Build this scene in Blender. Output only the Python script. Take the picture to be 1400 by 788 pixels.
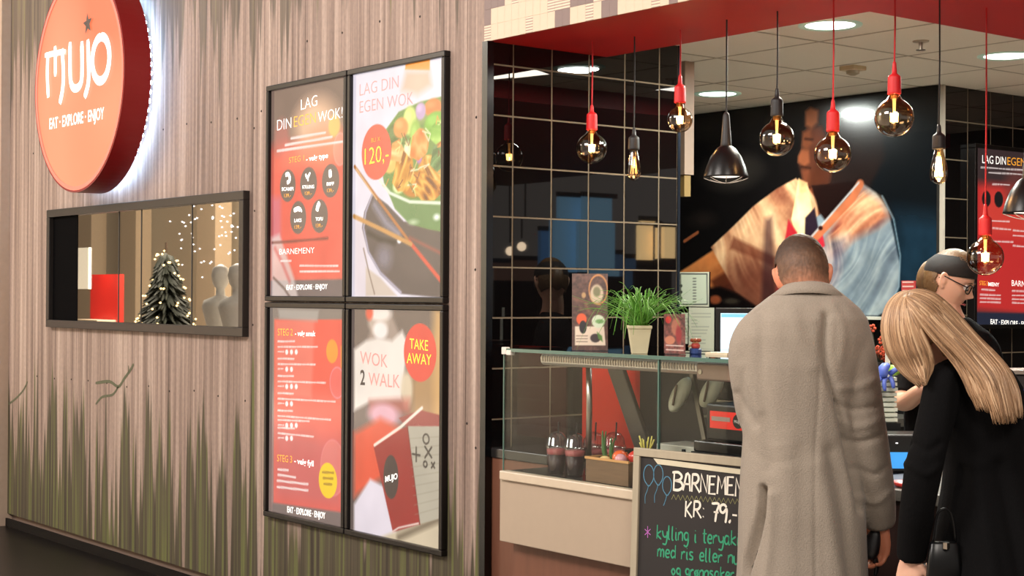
import bpy, bmesh, math, random
import numpy as np
from mathutils import Vector, Matrix
random.seed(7); np.random.seed(7)
for o in list(bpy.data.objects): bpy.data.objects.remove(o)
SC = bpy.context.scene; COL = SC.collection
PI = math.pi
# ------------------------------------------------------------------ camera
F = 2137.0; ROLL = 0.006; PITCH = 10/2137.0
CAM = np.array([0.0, -3.7, 1.5])
_a = math.radians(141.65)
_f = np.array([math.cos(_a)*math.cos(PITCH), math.sin(_a)*math.cos(PITCH), math.sin(PITCH)])
_r = np.cross(_f, [0, 0, 1.0]); _r /= np.linalg.norm(_r)
_u = np.cross(_r, _f)
R_ = _r*math.cos(ROLL) + _u*math.sin(ROLL); U_ = np.cross(R_, _f)
cd = bpy.data.cameras.new('camera'); cam = bpy.data.objects.new('camera', cd); COL.objects.link(cam)
cd.sensor_width = 36; cd.lens = F/1400*36; cd.clip_start = .05; cd.clip_end = 200
cam.matrix_world = Matrix(((R_[0], U_[0], -_f[0], CAM[0]), (R_[1], U_[1], -_f[1], CAM[1]), (R_[2], U_[2], -_f[2], CAM[2]), (0, 0, 0, 1)))
SC.camera = cam
# ------------------------------------------------------------------ world, big lights, exposure
SC.view_settings.view_transform = 'Standard'; SC.view_settings.look = 'None'
SC.view_settings.gamma = 1; SC.view_settings.use_curve_mapping = False
SC.view_settings.exposure = 0.0
W = bpy.data.worlds.new('world'); SC.world = W; W.use_nodes = True
W.node_tree.nodes['Background'].inputs[0].default_value = (1.0, .89, .80, 1)
W.node_tree.nodes['Background'].inputs[1].default_value = 0.48
def area(name, loc, size, power, col=(1, .9, .8), look=None, sy=None):
    l = bpy.data.lights.new(name, 'AREA'); l.energy = power; l.color = col; l.size = size
    if sy: l.shape = 'RECTANGLE'; l.size_y = sy
    o = bpy.data.objects.new(name, l); COL.objects.link(o); o.location = loc
    if look is not None:
        d = Vector(look)-Vector(loc); o.rotation_euler = d.to_track_quat('-Z', 'Y').to_euler()
    return o
area('mall_light', (-4.2, -5.2, 4.6), 2.6, 310, (1, .92, .86), (-5.0, 0, 1.6), 1.2)
area('mall_light', (-10.5, -4.6, 4.6), 2.6, 200, (1, .92, .86), (-9, 0, 1.6), 1.2)
area('mall_light', (1.0, -3.4, 4.6), 1.6, 170, (1, .91, .82), (-2.6, 0, 1.0), 1.2)
area('shop_light', (-4.2, 2.0, 2.54), .5, 16, (1, .95, .85), (-4.2, 2.0, 0))
area('shop_light', (-3.9, .75, 2.54), .4, 14, (1, .9, .75), (-4.0, .8, 0))
# ------------------------------------------------------------------ picking real points along sight lines
def ray(px, py):
    return _f*F + R_*(px-700) - U_*(py-394)
def P(px, py, t):                       # point at depth t
    return CAM + ray(px, py)/F*t
def onY(px, py, y=0.0):                 # on a plane y = const
    d = ray(px, py); return CAM + d*((y-CAM[1])/d[1])
def onX(px, py, x):
    d = ray(px, py); return CAM + d*((x-CAM[0])/d[0])
def onZ(px, py, z):
    d = ray(px, py); return CAM + d*((z-CAM[2])/d[2])
# ------------------------------------------------------------------ colour and materials
def lin(c):
    c = np.asarray(c, float)/255.0
    return np.where(c <= .04045, c/12.92, ((c+.055)/1.055)**2.4)
def rgba(c): l = lin(c); return (float(l[0]), float(l[1]), float(l[2]), 1)
MATS = {}
def mat(name, col, rough=.6, metal=0, var=.08, scale=30, bump=0, emit=None, es=0, coat=0, trans=0, sheen=0, spec=.5, stretch=None):
    if name in MATS: return MATS[name]
    m = bpy.data.materials.new(name); m.use_nodes = True; n = m.node_tree; b = n.nodes['Principled BSDF']
    c = rgba(col)
    tc = n.nodes.new('ShaderNodeTexCoord'); nz = n.nodes.new('ShaderNodeTexNoise'); nz.inputs['Scale'].default_value = scale; nz.inputs['Detail'].default_value = 3
    if stretch:
        mp = n.nodes.new('ShaderNodeMapping'); mp.inputs['Scale'].default_value = stretch
        n.links.new(tc.outputs['Object'], mp.inputs[0]); n.links.new(mp.outputs[0], nz.inputs['Vector'])
    else: n.links.new(tc.outputs['Object'], nz.inputs['Vector'])
    mx = n.nodes.new('ShaderNodeMix'); mx.data_type = 'RGBA'
    mx.inputs[6].default_value = tuple(v*(1-var) for v in c[:3])+(1,); mx.inputs[7].default_value = tuple(min(1, v*(1+var)) for v in c[:3])+(1,)
    n.links.new(nz.outputs[0], mx.inputs[0]); n.links.new(mx.outputs[2], b.inputs['Base Color'])
    b.inputs['Roughness'].default_value = rough; b.inputs['Metallic'].default_value = metal
    b.inputs['Specular IOR Level'].default_value = spec
    b.inputs['Coat Weight'].default_value = coat
    b.inputs['Transmission Weight'].default_value = trans
    if sheen: b.inputs['Sheen Weight'].default_value = sheen
    if bump:
        bp = n.nodes.new('ShaderNodeBump'); bp.inputs['Strength'].default_value = bump; bp.inputs['Distance'].default_value = .004
        n.links.new(nz.outputs[0], bp.inputs['Height']); n.links.new(bp.outputs[0], b.inputs['Normal'])
    if emit is not None:
        b.inputs['Emission Color'].default_value = rgba(emit); b.inputs['Emission Strength'].default_value = es
    MATS[name] = m; return m
def glassmat(name, tint=(255, 255, 255), refl=1.0, rough=0.0, base=.0):
    if name in MATS: return MATS[name]
    m = bpy.data.materials.new(name); m.use_nodes = True; n = m.node_tree; n.nodes.clear()
    out = n.nodes.new('ShaderNodeOutputMaterial'); t = n.nodes.new('ShaderNodeBsdfTransparent'); g = n.nodes.new('ShaderNodeBsdfGlossy')
    t.inputs[0].default_value = rgba(tint); g.inputs['Roughness'].default_value = rough
    ge = n.nodes.new('ShaderNodeNewGeometry'); dt = n.nodes.new('ShaderNodeVectorMath'); dt.operation = 'DOT_PRODUCT'
    n.links.new(ge.outputs['Incoming'], dt.inputs[0]); n.links.new(ge.outputs['Normal'], dt.inputs[1])
    def mth(op, a, b_):
        q = n.nodes.new('ShaderNodeMath'); q.operation = op; q.use_clamp = op == 'MULTIPLY_ADD'
        for i, v in enumerate((a, b_)):
            if v is None: continue
            if isinstance(v, (int, float)): q.inputs[i].default_value = v
            else: n.links.new(v, q.inputs[i])
        return q
    ab = mth('ABSOLUTE', dt.outputs['Value'], None); om = mth('SUBTRACT', 1.0, ab.outputs[0]); pw = mth('POWER', om.outputs[0], 5.0)
    ma = mth('MULTIPLY_ADD', pw.outputs[0], .9*refl); ma.inputs[2].default_value = .04*refl+base
    mx = n.nodes.new('ShaderNodeMixShader')
    n.links.new(ma.outputs[0], mx.inputs[0]); n.links.new(t.outputs[0], mx.inputs[1]); n.links.new(g.outputs[0], mx.inputs[2]); n.links.new(mx.outputs[0], out.inputs[0])
    MATS[name] = m; return m
def vmat(name, emit=0., rough=.15, coat=0., diff=1., spec=.5):
    """printed surface: colour carried by the mesh's colour attribute"""
    if name in MATS: return MATS[name]
    m = bpy.data.materials.new(name); m.use_nodes = True; n = m.node_tree; b = n.nodes['Principled BSDF']
    a = n.nodes.new('ShaderNodeAttribute'); a.attribute_name = 'Col'
    hs = n.nodes.new('ShaderNodeVectorMath'); hs.operation = 'SCALE'; hs.inputs[3].default_value = diff
    n.links.new(a.outputs[0], hs.inputs[0]); n.links.new(hs.outputs[0], b.inputs['Base Color'])
    b.inputs['Roughness'].default_value = rough; b.inputs['Coat Weight'].default_value = coat; b.inputs['Specular IOR Level'].default_value = spec
    if emit: n.links.new(a.outputs[0], b.inputs['Emission Color']); b.inputs['Emission Strength'].default_value = emit
    MATS[name] = m; return m
# ------------------------------------------------------------------ mesh builder
class MB:
    def __init__(s): s.v = []; s.f = []; s.mi = []; s.cur = 0
    def add(s, vs, fs):
        o = len(s.v); s.v += [tuple(map(float, p)) for p in vs]; s.f += [tuple(i+o for i in f) for f in fs]; s.mi += [s.cur]*len(fs); return s
    def box(s, a, b):
        x0, y0, z0 = a; x1, y1, z1 = b
        return s.add([(x0, y0, z0), (x1, y0, z0), (x1, y1, z0), (x0, y1, z0), (x0, y0, z1), (x1, y0, z1), (x1, y1, z1), (x0, y1, z1)],
                     [(0, 3, 2, 1), (4, 5, 6, 7), (0, 1, 5, 4), (1, 2, 6, 5), (2, 3, 7, 6), (3, 0, 4, 7)])
    def hexa(s, lo, hi):                                  # two quads joined
        return s.add(list(lo)+list(hi), [(0, 3, 2, 1), (4, 5, 6, 7), (0, 1, 5, 4), (1, 2, 6, 5), (2, 3, 7, 6), (3, 0, 4, 7)])
    def bar(s, a, b, w, h=None, up=(0, 0, 1)):
        a = np.array(a, float); b = np.array(b, float); h = h or w; d = b-a; d /= np.linalg.norm(d)
        x = np.cross(d, up)
        if np.linalg.norm(x) < 1e-4: x = np.cross(d, (1, 0, 0))
        x /= np.linalg.norm(x); y = np.cross(x, d)
        q = [(-w/2, -h/2), (w/2, -h/2), (w/2, h/2), (-w/2, h/2)]
        return s.hexa([a+x*i+y*j for i, j in q], [b+x*i+y*j for i, j in q])
    def rings(s, rs, cap=True, closed=False):             # list of rings of points
        n = len(rs[0]); vs = [p for r in rs for p in r]; fs = []
        m = len(rs)
        for i in range(m if closed else m-1):
            j2 = (i+1) % m
            for k in range(n):
                fs.append((i*n+k, i*n+(k+1) % n, j2*n+(k+1) % n, j2*n+k))
        if cap and not closed:
            fs.append(tuple(range(n))[::-1]); fs.append(tuple((m-1)*n+k for k in range(n)))
        return s.add(vs, fs)
    def lathe(s, prof, c=(0, 0, 0), n=24, cap=True, axis='z'):
        rs = []
        for r, z in prof:
            ring = []
            for k in range(n):
                a = 2*PI*k/n; x, y = r*math.cos(a), r*math.sin(a)
                if axis == 'z': ring.append((c[0]+x, c[1]+y, c[2]+z))
                elif axis == 'y': ring.append((c[0]+x, c[1]+z, c[2]-y))
                else: ring.append((c[0]+z, c[1]+x, c[2]+y))
            rs.append(ring)
        return s.rings(rs, cap)
    def tube(s, pts, rad, n=8, cap=True, flat=1.0, up=(0, 0, 1)):
        pts = [np.array(p, float) for p in pts]; m = len(pts)
        if not hasattr(rad, '__len__'): rad = [rad]*m
        rs = []; x = None
        for i in range(m):
            d = pts[min(i+1, m-1)]-pts[max(i-1, 0)]; d /= (np.linalg.norm(d)+1e-9)
            if x is None:
                x = np.cross(d, up)
                if np.linalg.norm(x) < .05: x = np.cross(d, (1, .2, 0))
            x = x-d*np.dot(x, d); x /= np.linalg.norm(x); y = np.cross(d, x)
            rs.append([pts[i]+x*math.cos(2*PI*k/n)*rad[i]+y*math.sin(2*PI*k/n)*rad[i]*flat for k in range(n)])
        return s.rings(rs, cap)
    def grid(s, fn, nu, nv):
        vs = [fn(i/(nu-1), j/(nv-1)) for j in range(nv) for i in range(nu)]
        return s.add(vs, [(j*nu+i, j*nu+i+1, (j+1)*nu+i+1, (j+1)*nu+i) for j in range(nv-1) for i in range(nu-1)])
    def sphere(s, c, r, n=12, m=8, sc=(1, 1, 1)):
        return s.rings([[(c[0]+r*sc[0]*math.sin(PI*(j+.02)/(m+.04))*math.cos(2*PI*k/n), c[1]+r*sc[1]*math.sin(PI*(j+.02)/(m+.04))*math.sin(2*PI*k/n), c[2]-r*sc[2]*math.cos(PI*(j+.02)/(m+.04))) for k in range(n)] for j in range(m+1)])
    def mesh(s, name):
        me = bpy.data.meshes.new(name); me.from_pydata(s.v, [], s.f); me.update(); return me
    def build(s, name, m, parent=None, smooth=False, bevel=0, loc=None, sub=0):
        me = s.mesh(name); o = bpy.data.objects.new(name, me); COL.objects.link(o)
        for q in (m if isinstance(m, (list, tuple)) else [m]): me.materials.append(q)
        if isinstance(m, (list, tuple)): me.polygons.foreach_set('material_index', s.mi)
        if smooth: me.polygons.foreach_set('use_smooth', [True]*len(me.polygons))
        if bevel:
            bm = o.modifiers.new('bevel', 'BEVEL'); bm.width = bevel; bm.segments = 2; bm.limit_method = 'ANGLE'
        if sub: sm = o.modifiers.new('sub', 'SUBSURF'); sm.levels = sub; sm.render_levels = sub
        if parent is not None: put(o, parent)
        if loc is not None: o.location = loc
        return o
def put(o, parent):
    o.parent = parent; o.matrix_parent_inverse = Matrix.Translation(parent_loc(parent)).inverted()
def parent_loc(p):
    v = Vector((0, 0, 0))
    while p is not None: v += p.location; p = p.parent if p.parent is None else None
    return v
def tag(o, label=None, cat=None, group=None, kind=None):
    if label: o['label'] = label
    if cat: o['category'] = cat
    if group: o['group'] = group
    if kind: o['kind'] = kind
    return o
def empty(name, loc, label=None, cat=None, group=None, kind=None):
    o = bpy.data.objects.new(name, None); COL.objects.link(o); o.location = loc; o.empty_display_size = .1
    return tag(o, label, cat, group, kind)
_tc = {}
def text_mesh(body, bold=0.0):
    k = (body, bold)
    if k in _tc: return _tc[k]
    cu = bpy.data.curves.new('t', 'FONT'); cu.body = body; cu.offset = bold; cu.resolution_u = 3
    ob = bpy.data.objects.new('t', cu); me = bpy.data.meshes.new_from_object(ob)
    v = np.array([p.co[:2] for p in me.vertices]); f = [tuple(p.vertices) for p in me.polygons]
    bpy.data.objects.remove(ob)
    v[:, 0] -= v[:, 0].min(); w = v[:, 0].max(); v[:, 0] /= w
    v[:, 1] /= .70
    _tc[k] = (v, f); return _tc[k]
def lettering(body, p0, p1, h, m, parent, n, up=(0, 0, 1), off=.0012, bold=0.0, mb=None):
    """flat letters whose baseline runs p0 -> p1, capital height h, lifted off along n"""
    v, f = text_mesh(body, bold); p0 = np.array(p0, float); p1 = np.array(p1, float); up = np.array(up, float); n = np.array(n, float)
    vs = [p0+(p1-p0)*x+up*h*y+n*off for x, y in v]
    if mb is not None: mb.add(vs, f); return None
    return MB().add(vs, f).build('lettering', m, parent)
def ribbon(mb, pts, w, n, off=.001):
    """flat brush stroke lying on a surface with normal n"""
    n = np.array(n, float); pts = [np.array(p, float)+n*off for p in pts]; L = []; Rr = []
    for i, p in enumerate(pts):
        d = pts[min(i+1, len(pts)-1)]-pts[max(i-1, 0)]; d /= (np.linalg.norm(d)+1e-9); s = np.cross(n, d)
        ww = w*(.7 if i in (0, len(pts)-1) else 1)/2
        L.append(p+s*ww); Rr.append(p-s*ww)
    m = len(pts); mb.add(L+Rr, [(i, m+i, m+i+1, i+1) for i in range(m-1)])
def smooth_line(pts, n=6):
    pts = [np.array(p, float) for p in pts]; q = [2*pts[0]-pts[1]]+pts+[2*pts[-1]-pts[-2]]; out = []
    for i in range(1, len(q)-2):
        for k in range(n):
            t = k/n; out.append(.5*((2*q[i])+(-q[i-1]+q[i+1])*t+(2*q[i-1]-5*q[i]+4*q[i+1]-q[i+2])*t*t+(-q[i-1]+3*q[i]-3*q[i+1]+q[i+2])*t**3))
    out.append(pts[-1]); return out
# ------------------------------------------------------------------ painted print (colour attribute on a fine grid)
def vnoise(x, y, seed=0):
    xi = np.floor(x).astype(int); yi = np.floor(y).astype(int); fx = x-xi; fy = y-yi
    def h(a, b): return np.modf(np.abs(np.sin(a*127.1+b*311.7+seed*74.7)*43758.5453))[0]
    fx = fx*fx*(3-2*fx); fy = fy*fy*(3-2*fy)
    return (h(xi, yi)*(1-fx)+h(xi+1, yi)*fx)*(1-fy)+(h(xi, yi+1)*(1-fx)+h(xi+1, yi+1)*fx)*fy
class Print:
    """A picture painted in plane coordinates a (right) and b (up), in metres. conv turns pixels of the photo to a, b."""
    def __init__(s, a0, a1, b0, b1, nu, nv, conv, base=(128, 128, 128)):
        s.e = (a0, a1, b0, b1); s.nu, s.nv = nu, nv; s.conv = conv
        s.A, s.B = np.meshgrid(np.linspace(a0, a1, nu), np.linspace(b0, b1, nv)); s.C = np.zeros((nv, nu, 3))+np.array(base, float)
    def mix(s, m, col): m = np.clip(m, 0, 1)[..., None]; s.C = s.C*(1-m)+np.array(col, float)*m
    def sd(s, poly):
        X, Y = s.A, s.B; d = np.full(X.shape, 1e9); ins = np.zeros(X.shape, bool); n = len(poly)
        for i in range(n):
            ax, ay = poly[i]; bx, by = poly[(i+1) % n]; ex, ey = bx-ax, by-ay
            t = np.clip(((X-ax)*ex+(Y-ay)*ey)/(ex*ex+ey*ey+1e-12), 0, 1)
            d = np.minimum(d, np.hypot(X-ax-ex*t, Y-ay-ey*t))
            c = ((ay > Y) != (by > Y)) & (X < (bx-ax)*(Y-ay)/(by-ay+1e-12)+ax); ins ^= c
        return np.where(ins, -d, d)
    def pts(s, pp): return [s.conv(*p) for p in pp]
    def poly(s, pp, col, blur=.002, op=1.0):
        s.mix(op*np.clip(.5-s.sd(s.pts(pp))/(2*blur), 0, 1), col)
    def ell(s, cx, cy, rx, ry, col, blur=.003, op=1.0, ring=0):
        a, b = s.conv(cx, cy); ax, _ = s.conv(cx+rx, cy); _, by = s.conv(cx, cy-ry)
        rx = abs(ax-a); ry = abs(by-b); q = np.hypot((s.A-a)/rx, (s.B-b)/ry); d = (q-1)*min(rx, ry)
        if ring: d = np.abs(d)-ring
        s.mix(op*np.clip(.5-d/(2*blur), 0, 1), col)
    def line(s, pp, w, col, blur=.002, op=1.0):
        q = s.pts(pp); d = np.full(s.A.shape, 1e9)
        for (ax, ay), (bx, by) in zip(q[:-1], q[1:]):
            ex, ey = bx-ax, by-ay; t = np.clip(((s.A-ax)*ex+(s.B-ay)*ey)/(ex*ex+ey*ey+1e-12), 0, 1)
            d = np.minimum(d, np.hypot(s.A-ax-ex*t, s.B-ay-ey*t))
        s.mix(op*np.clip(.5-(d-w/2)/(2*blur), 0, 1), col)
    def folds(s, pp, dark, mid, light, ang, freq, seed=1, blur=.006, st=4.0, contrast=1.0, op=1.0):
        """creased cloth inside an outline: ridges running along the angle"""
        m = op*np.clip(.5-s.sd(s.pts(pp))/(2*blur), 0, 1); ca, sa = math.cos(math.radians(ang)), math.sin(math.radians(ang))
        u = s.A*ca+s.B*sa; v = -s.A*sa+s.B*ca; wv = v+(vnoise(u*3+9, v*3+9, seed+5)-.5)*.22
        n1 = 1-np.abs(2*vnoise(u*freq/st+31, wv*freq+17, seed)-1); n2 = 1-np.abs(2*vnoise(u*freq*.9/st*2+3, wv*freq*2.3+5, seed+1)-1); n3 = vnoise(s.A*60, s.B*60, seed+2)
        n = np.clip(.5+((n1*.6+n2*.32+n3*.08)-.56)*contrast*1.5, 0, 1)[..., None]
        col = np.where(n < .5, np.array(dark)+(np.array(mid)-dark)*(n*2), np.array(mid)+(np.array(light)-mid)*((n-.5)*2)); m = m[..., None]; s.C = s.C*(1-m)+col*m
    def mottle(s, sc, amt, seed=1, st=(1, 1)):
        n = vnoise(s.A*sc*st[0]+50, s.B*sc*st[1]+50, seed)*.6+vnoise(s.A*sc*2.1*st[0]+90, s.B*sc*2.1*st[1]+20, seed+3)*.4
        s.C *= (1+(n[..., None]-.5)*2*amt)
    def build(s, name, frame, m, parent=None):
        """frame(a, b) -> xyz"""
        nu, nv = s.nu, s.nv
        vs = [frame(a, b) for a, b in zip(s.A.ravel(), s.B.ravel())]
        idx = np.arange(nu*nv).reshape(nv, nu); f = np.stack([idx[:-1, :-1], idx[:-1, 1:], idx[1:, 1:], idx[1:, :-1]], -1).reshape(-1, 4)
        me = bpy.data.meshes.new(name); me.from_pydata(vs, [], f.tolist()); me.materials.append(m)
        at = me.color_attributes.new('Col', 'FLOAT_COLOR', 'POINT')
        c = np.ones((nu*nv, 4)); c[:, :3] = lin(np.clip(s.C.reshape(-1, 3), 0, 255)); at.data.foreach_set('color', c.ravel())
        me.update(); o = bpy.data.objects.new(name, me); COL.objects.link(o)
        if parent is not None: put(o, parent)
        return o
# ================================================================== SETTING
M_black = mat('black_metal', (22, 20, 19), .35, .3, .1)
M_grout = mat('grout', (112, 97, 78), .9, 0, .15, 40)
M_tile = mat('black_glazed_tile', (9, 7, 7), .018, 0, .1, 8)
M_red = mat('red_paint', (176, 14, 18), .45, 0, .05, 5)
M_white_ceiling = mat('ceiling_board', (236, 230, 218), .9, 0, .05, 120, bump=.15)
M_grid = mat('ceiling_grid', (176, 168, 152), .6)
M_darkfloor = mat('dark_stone', (17, 12, 11), .35, 0, .25, 9, bump=.05, spec=.25)
M_lightfloor = mat('pale_stone', (190, 178, 165), .4, 0, .08, 12)
M_chrome = mat('brushed_steel', (190, 182, 172), .28, 1, .08, 60)
M_skirt = mat('black_skirting', (14, 10, 9), .6, spec=.15)

# facade print: board marked concrete with grass growing from foot and hanging from top
def facade_material():
    m = bpy.data.materials.new('grass_print_wallboard'); m.use_nodes = True; n = m.node_tree; N = n.nodes; L = n.links; b = N['Principled BSDF']
    tc = N.new('ShaderNodeTexCoord'); sp = N.new('ShaderNodeSeparateXYZ'); L.new(tc.outputs['Object'], sp.inputs[0])
    def math_(op, a, b_=None, c_=None, clamp=False):
        q = N.new('ShaderNodeMath'); q.operation = op; q.use_clamp = clamp
        for i, v in enumerate((a, b_, c_)):
            if v is None: continue
            if isinstance(v, (int, float)): q.inputs[i].default_value = v
            else: L.new(v, q.inputs[i])
        return q.outputs[0]
    def noise(sx, sz, detail=2, off=0, rough=.5):
        mp = N.new('ShaderNodeMapping'); mp.inputs['Scale'].default_value = (sx, 0, sz); mp.inputs['Location'].default_value = (off, 0, off*.7)
        L.new(tc.outputs['Object'], mp.inputs[0]); q = N.new('ShaderNodeTexNoise'); q.inputs['Scale'].default_value = 1; q.inputs['Detail'].default_value = detail; q.inputs['Roughness'].default_value = rough
        L.new(mp.outputs[0], q.inputs['Vector']); return q.outputs[0]
    def ramp(f, stops):
        q = N.new('ShaderNodeValToRGB'); e = q.color_ramp.elements
        while len(e) < len(stops): e.new(.5)
        for el, (p, c) in zip(e, stops): el.position = p; el.color = c if len(c) == 4 else rgba(c)
        L.new(f, q.inputs[0]); return q.outputs[0]
    def mixc(f, a, b_, mode='MIX'):
        q = N.new('ShaderNodeMix'); q.data_type = 'RGBA'; q.blend_type = mode
        for i, v in ((0, f), (6, a), (7, b_)):
            if isinstance(v, (int, float)): q.inputs[i].default_value = v
            elif isinstance(v, tuple): q.inputs[i].default_value = v
            else: L.new(v, q.inputs[i])
        return q.outputs[2]
    x, z = sp.outputs[0], sp.outputs[2]
    streak = noise(26, .35, 3); fine = noise(120, .8, 2, 5); wide = noise(3.0, .5, 2, 11)
    s = math_('ADD', math_('MULTIPLY', streak, .55), math_('ADD', math_('MULTIPLY', fine, .25), math_('MULTIPLY', wide, .2)))
    col = ramp(s, [(.34, (98, 82, 75)), (.45, (137, 118, 108)), (.54, (164, 144, 133)), (.66, (198, 180, 167))])
    # dark joints between the boards of the print, irregular widths
    bw = noise(9.5, .04, 0, 3); jt = math_('ABSOLUTE', math_('SUBTRACT', math_('FRACT', math_('MULTIPLY', bw, 7.0)), .5))
    jm = ramp(jt, [(.0, (0, 0, 0, 1)), (.03, (1, 1, 1, 1))])
    col = mixc(math_('MULTIPLY', math_('SUBTRACT', 1.0, jm), .55), col, rgba((96, 76, 66)))
    speck = noise(60, 40, 3, 8); col = mixc(.14, col, ramp(speck, [(.3, (70, 55, 48)), (.7, (225, 205, 190))]), 'OVERLAY')
    gx = noise(11, .16, 1.5, 21, .6); gx2 = noise(34, .22, 1, 41)
    gn = math_('ADD', math_('MULTIPLY', gx, .75), math_('MULTIPLY', gx2, .25))
    # foot grass: height reached depends on the strand noise
    lo = math_('SUBTRACT', gn, math_('ADD', .305, math_('MULTIPLY', z, .265)))
    lom = math_('MULTIPLY', lo, 26.0, clamp=True)
    hi = math_('SUBTRACT', gn, math_('ADD', .385, math_('MULTIPLY', math_('SUBTRACT', 3.25, z), .30)))
    him = math_('MULTIPLY', hi, 30.0, clamp=True)
    gc = ramp(noise(34, .5, 2, 61), [(.35, (48, 42, 33)), (.5, (74, 68, 50)), (.62, (100, 106, 56)), (.72, (66, 60, 46))])
    gtop = ramp(noise(30, .5, 2, 71), [(.35, (74, 66, 58)), (.6, (110, 98, 84)), (.7, (120, 116, 70))])
    col = mixc(math_('MULTIPLY', lom, .93), col, gc); col = mixc(math_('MULTIPLY', him, .85), col, gtop)
    L.new(col, b.inputs['Base Color']); b.inputs['Roughness'].default_value = .62; b.inputs['Specular IOR Level'].default_value = .3
    bp = N.new('ShaderNodeBump'); bp.inputs['Strength'].default_value = .12; bp.inputs['Distance'].default_value = .004; L.new(s, bp.inputs['Height']); L.new(bp.outputs[0], b.inputs['Normal'])
    return m
M_fac = facade_material()
XT = -4.836                                  # plane of the black tiled end wall
ZS = 2.49; ZC = 2.58                          # soffit and ceiling heights
wf = empty('wall_front', (-7, 0, 0), kind='structure')
MB().box((-9.95, .03, 0), (XT-.02, .16, 4.2)).build('wall_core', mat('wall_core', (120, 100, 88), .9), wf)
WX0, WX1, WZ0, WZ1 = -9.19, -6.73, 1.291, 2.0
def panel(x0, x1, hole=False):
    mb = MB(); g = .0015
    if not hole: mb.box((x0+g, 0, .08), (x1-g, .03, 4.2))
    else:
        mb.box((x0+g, 0, .08), (x1-g, .03, WZ0)).box((x0+g, 0, WZ1), (x1-g, .03, 4.2)).box((x0+g, 0, WZ0), (WX0, .03, WZ1)).box((WX1, 0, WZ0), (x1-g, .03, WZ1))
    return mb.build('facade_panel', M_fac, wf)
panel(-9.9, -9.58); panel(-9.58, -6.70, True); panel(-6.70, -4.97); panel(-4.97, XT-.02)
MB().box((-10.2, -.06, 0), (-9.89, .16, 4.2)).build('pilaster', mat('beige_paint', (176, 152, 132), .7), wf)
mb = MB()                                     # rows of nail heads printed on the boards, built as tiny dark pits
for zz, x0, dx in ((.99, -9.4, .262), (2.37, -9.5, .262)):
    for k in range(18):
        xx = x0+dx*k+random.uniform(-.02, .02)
        if xx > -4.95 or (-6.6 < xx < -5.0): continue
        mb.lathe([(.006, 0), (.004, -.002)], (xx, .0, zz+random.uniform(-.012, .012)), 7, axis='y')
for xx, zz in ((-5.9, 2.66), (-5.6, 2.67), (-5.3, 2.65), (-6.2, 2.66), (-4.91, 2.2), (-4.91, 1.6), (-4.9, .9), (-6.68, 1.9), (-6.69, 1.35), (-6.69, 2.3)):
    mb.lathe([(.006, 0), (.004, -.002)], (xx, 0, zz), 7, axis='y')
tag(mb.build('nail_hole', mat('nail_hole', (40, 28, 24), .8), wf), kind='stuff')
# twig print in the wall covering
def twig(pp, w):
    mb = MB()
    for line, ww in pp: ribbon(mb, [onY(*p) for p in smooth_line(line, 4)] if False else [onY(q[0], q[1]) for q in smooth_line([(a, b, 0) for a, b in line], 4)], ww, (0, -1, 0), .0015)
    return mb.build('printed_twig', mat('twig_print', (88, 90, 66), .7), wf)
twig([([(131, 524), (150, 522), (162, 529), (170, 518), (178, 507), (183, 498)], .018), ([(131, 553), (140, 543), (154, 540), (162, 529)], .014), ([(176, 510), (176, 500)], .01)], 0)
twig([([(12, 553), (22, 545), (32, 534), (38, 522)], .014)], 0)
tag(MB().box((-9.9, -.012, 0), (XT-.02, .0, .05)).build('baseboard_front', M_skirt), kind='structure')
# black metal corner profile between the wall boards and the tiles
tag(MB().box((XT-.022, -.012, 0), (XT+.012, .02, 2.49)).build('trim_1', mat('dark_steel_edge', (60, 62, 64), .22, 1)), kind='structure')
# floor
tag(MB().box((-7.6, .95, .0), (-1.0, 4.9, .004)).build('floor_kitchen', mat('kitchen_floor', (196, 182, 164), .4, 0, .08, 8)), kind='structure')  # unseen floor, made pale to bounce light onto the ceiling
tag(MB().box((-34, .0, -.05), (8, 13, 0)).box((-34, -1.55, -.05), (8, 0, 0)).build('floor', M_darkfloor), kind='structure')
tag(MB().box((-34, -16, -.05), (8, -1.55, .0)).build('floor_mall', M_lightfloor), kind='structure')

# tiled walls
TS = .1985
def tiled_wall(name, y0, y1, ph, ztop, xw=XT):
    root = empty(name, (xw, (y0+y1)/2, 0), kind='structure')
    MB().box((xw-.10, y0, 0), (xw-.0015, y1, ztop)).build('grout_bed', M_grout, root)
    k0 = math.floor((y0-ph)/TS); z_first = 2.404-TS*13; meshes = {}
    j = 0
    for iz in range(0, 15):
        za = z_first+TS*(iz)+.0015; zb = za+TS-.003
        za = max(za, 0.0); zb = min(zb, ztop)
        if zb-za < .02: continue
        k = k0
        while ph+k*TS < y1:
            ya = max(ph+k*TS+.002, y0+.001); yb = min(ph+(k+1)*TS-.002, y1-.001); k += 1
            if yb-ya < .015: continue
            key = (round(yb-ya, 4), round(zb-za, 4)); w, h = (yb-ya)/2, (zb-za)/2
            if key not in meshes:
                t = MB(); e = .0022
                t.add([(-.004, -w, -h), (-.004, w, -h), (-.004, w, h), (-.004, -w, h), (.003, -w+e, -h+e), (.003, w-e, -h+e), (.003, w-e, h-e), (.003, -w+e, h-e)],
                      [(4, 5, 6, 7), (0, 1, 5, 4), (1, 2, 6, 5), (2, 3, 7, 6), (3, 0, 4, 7)])
                me = t.mesh('tile'); me.materials.append(M_tile); meshes[key] = me
            o = bpy.data.objects.new('tile', meshes[key]); COL.objects.link(o); put(o, root)
            o.location = (xw-.003, (ya+yb)/2, (za+zb)/2)
            o.rotation_euler = (0, random.uniform(-.002, .002), random.uniform(-.003, .003))
    return root
tiled_wall('wall_left', .02, 1.03, .127, 2.58)
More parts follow.
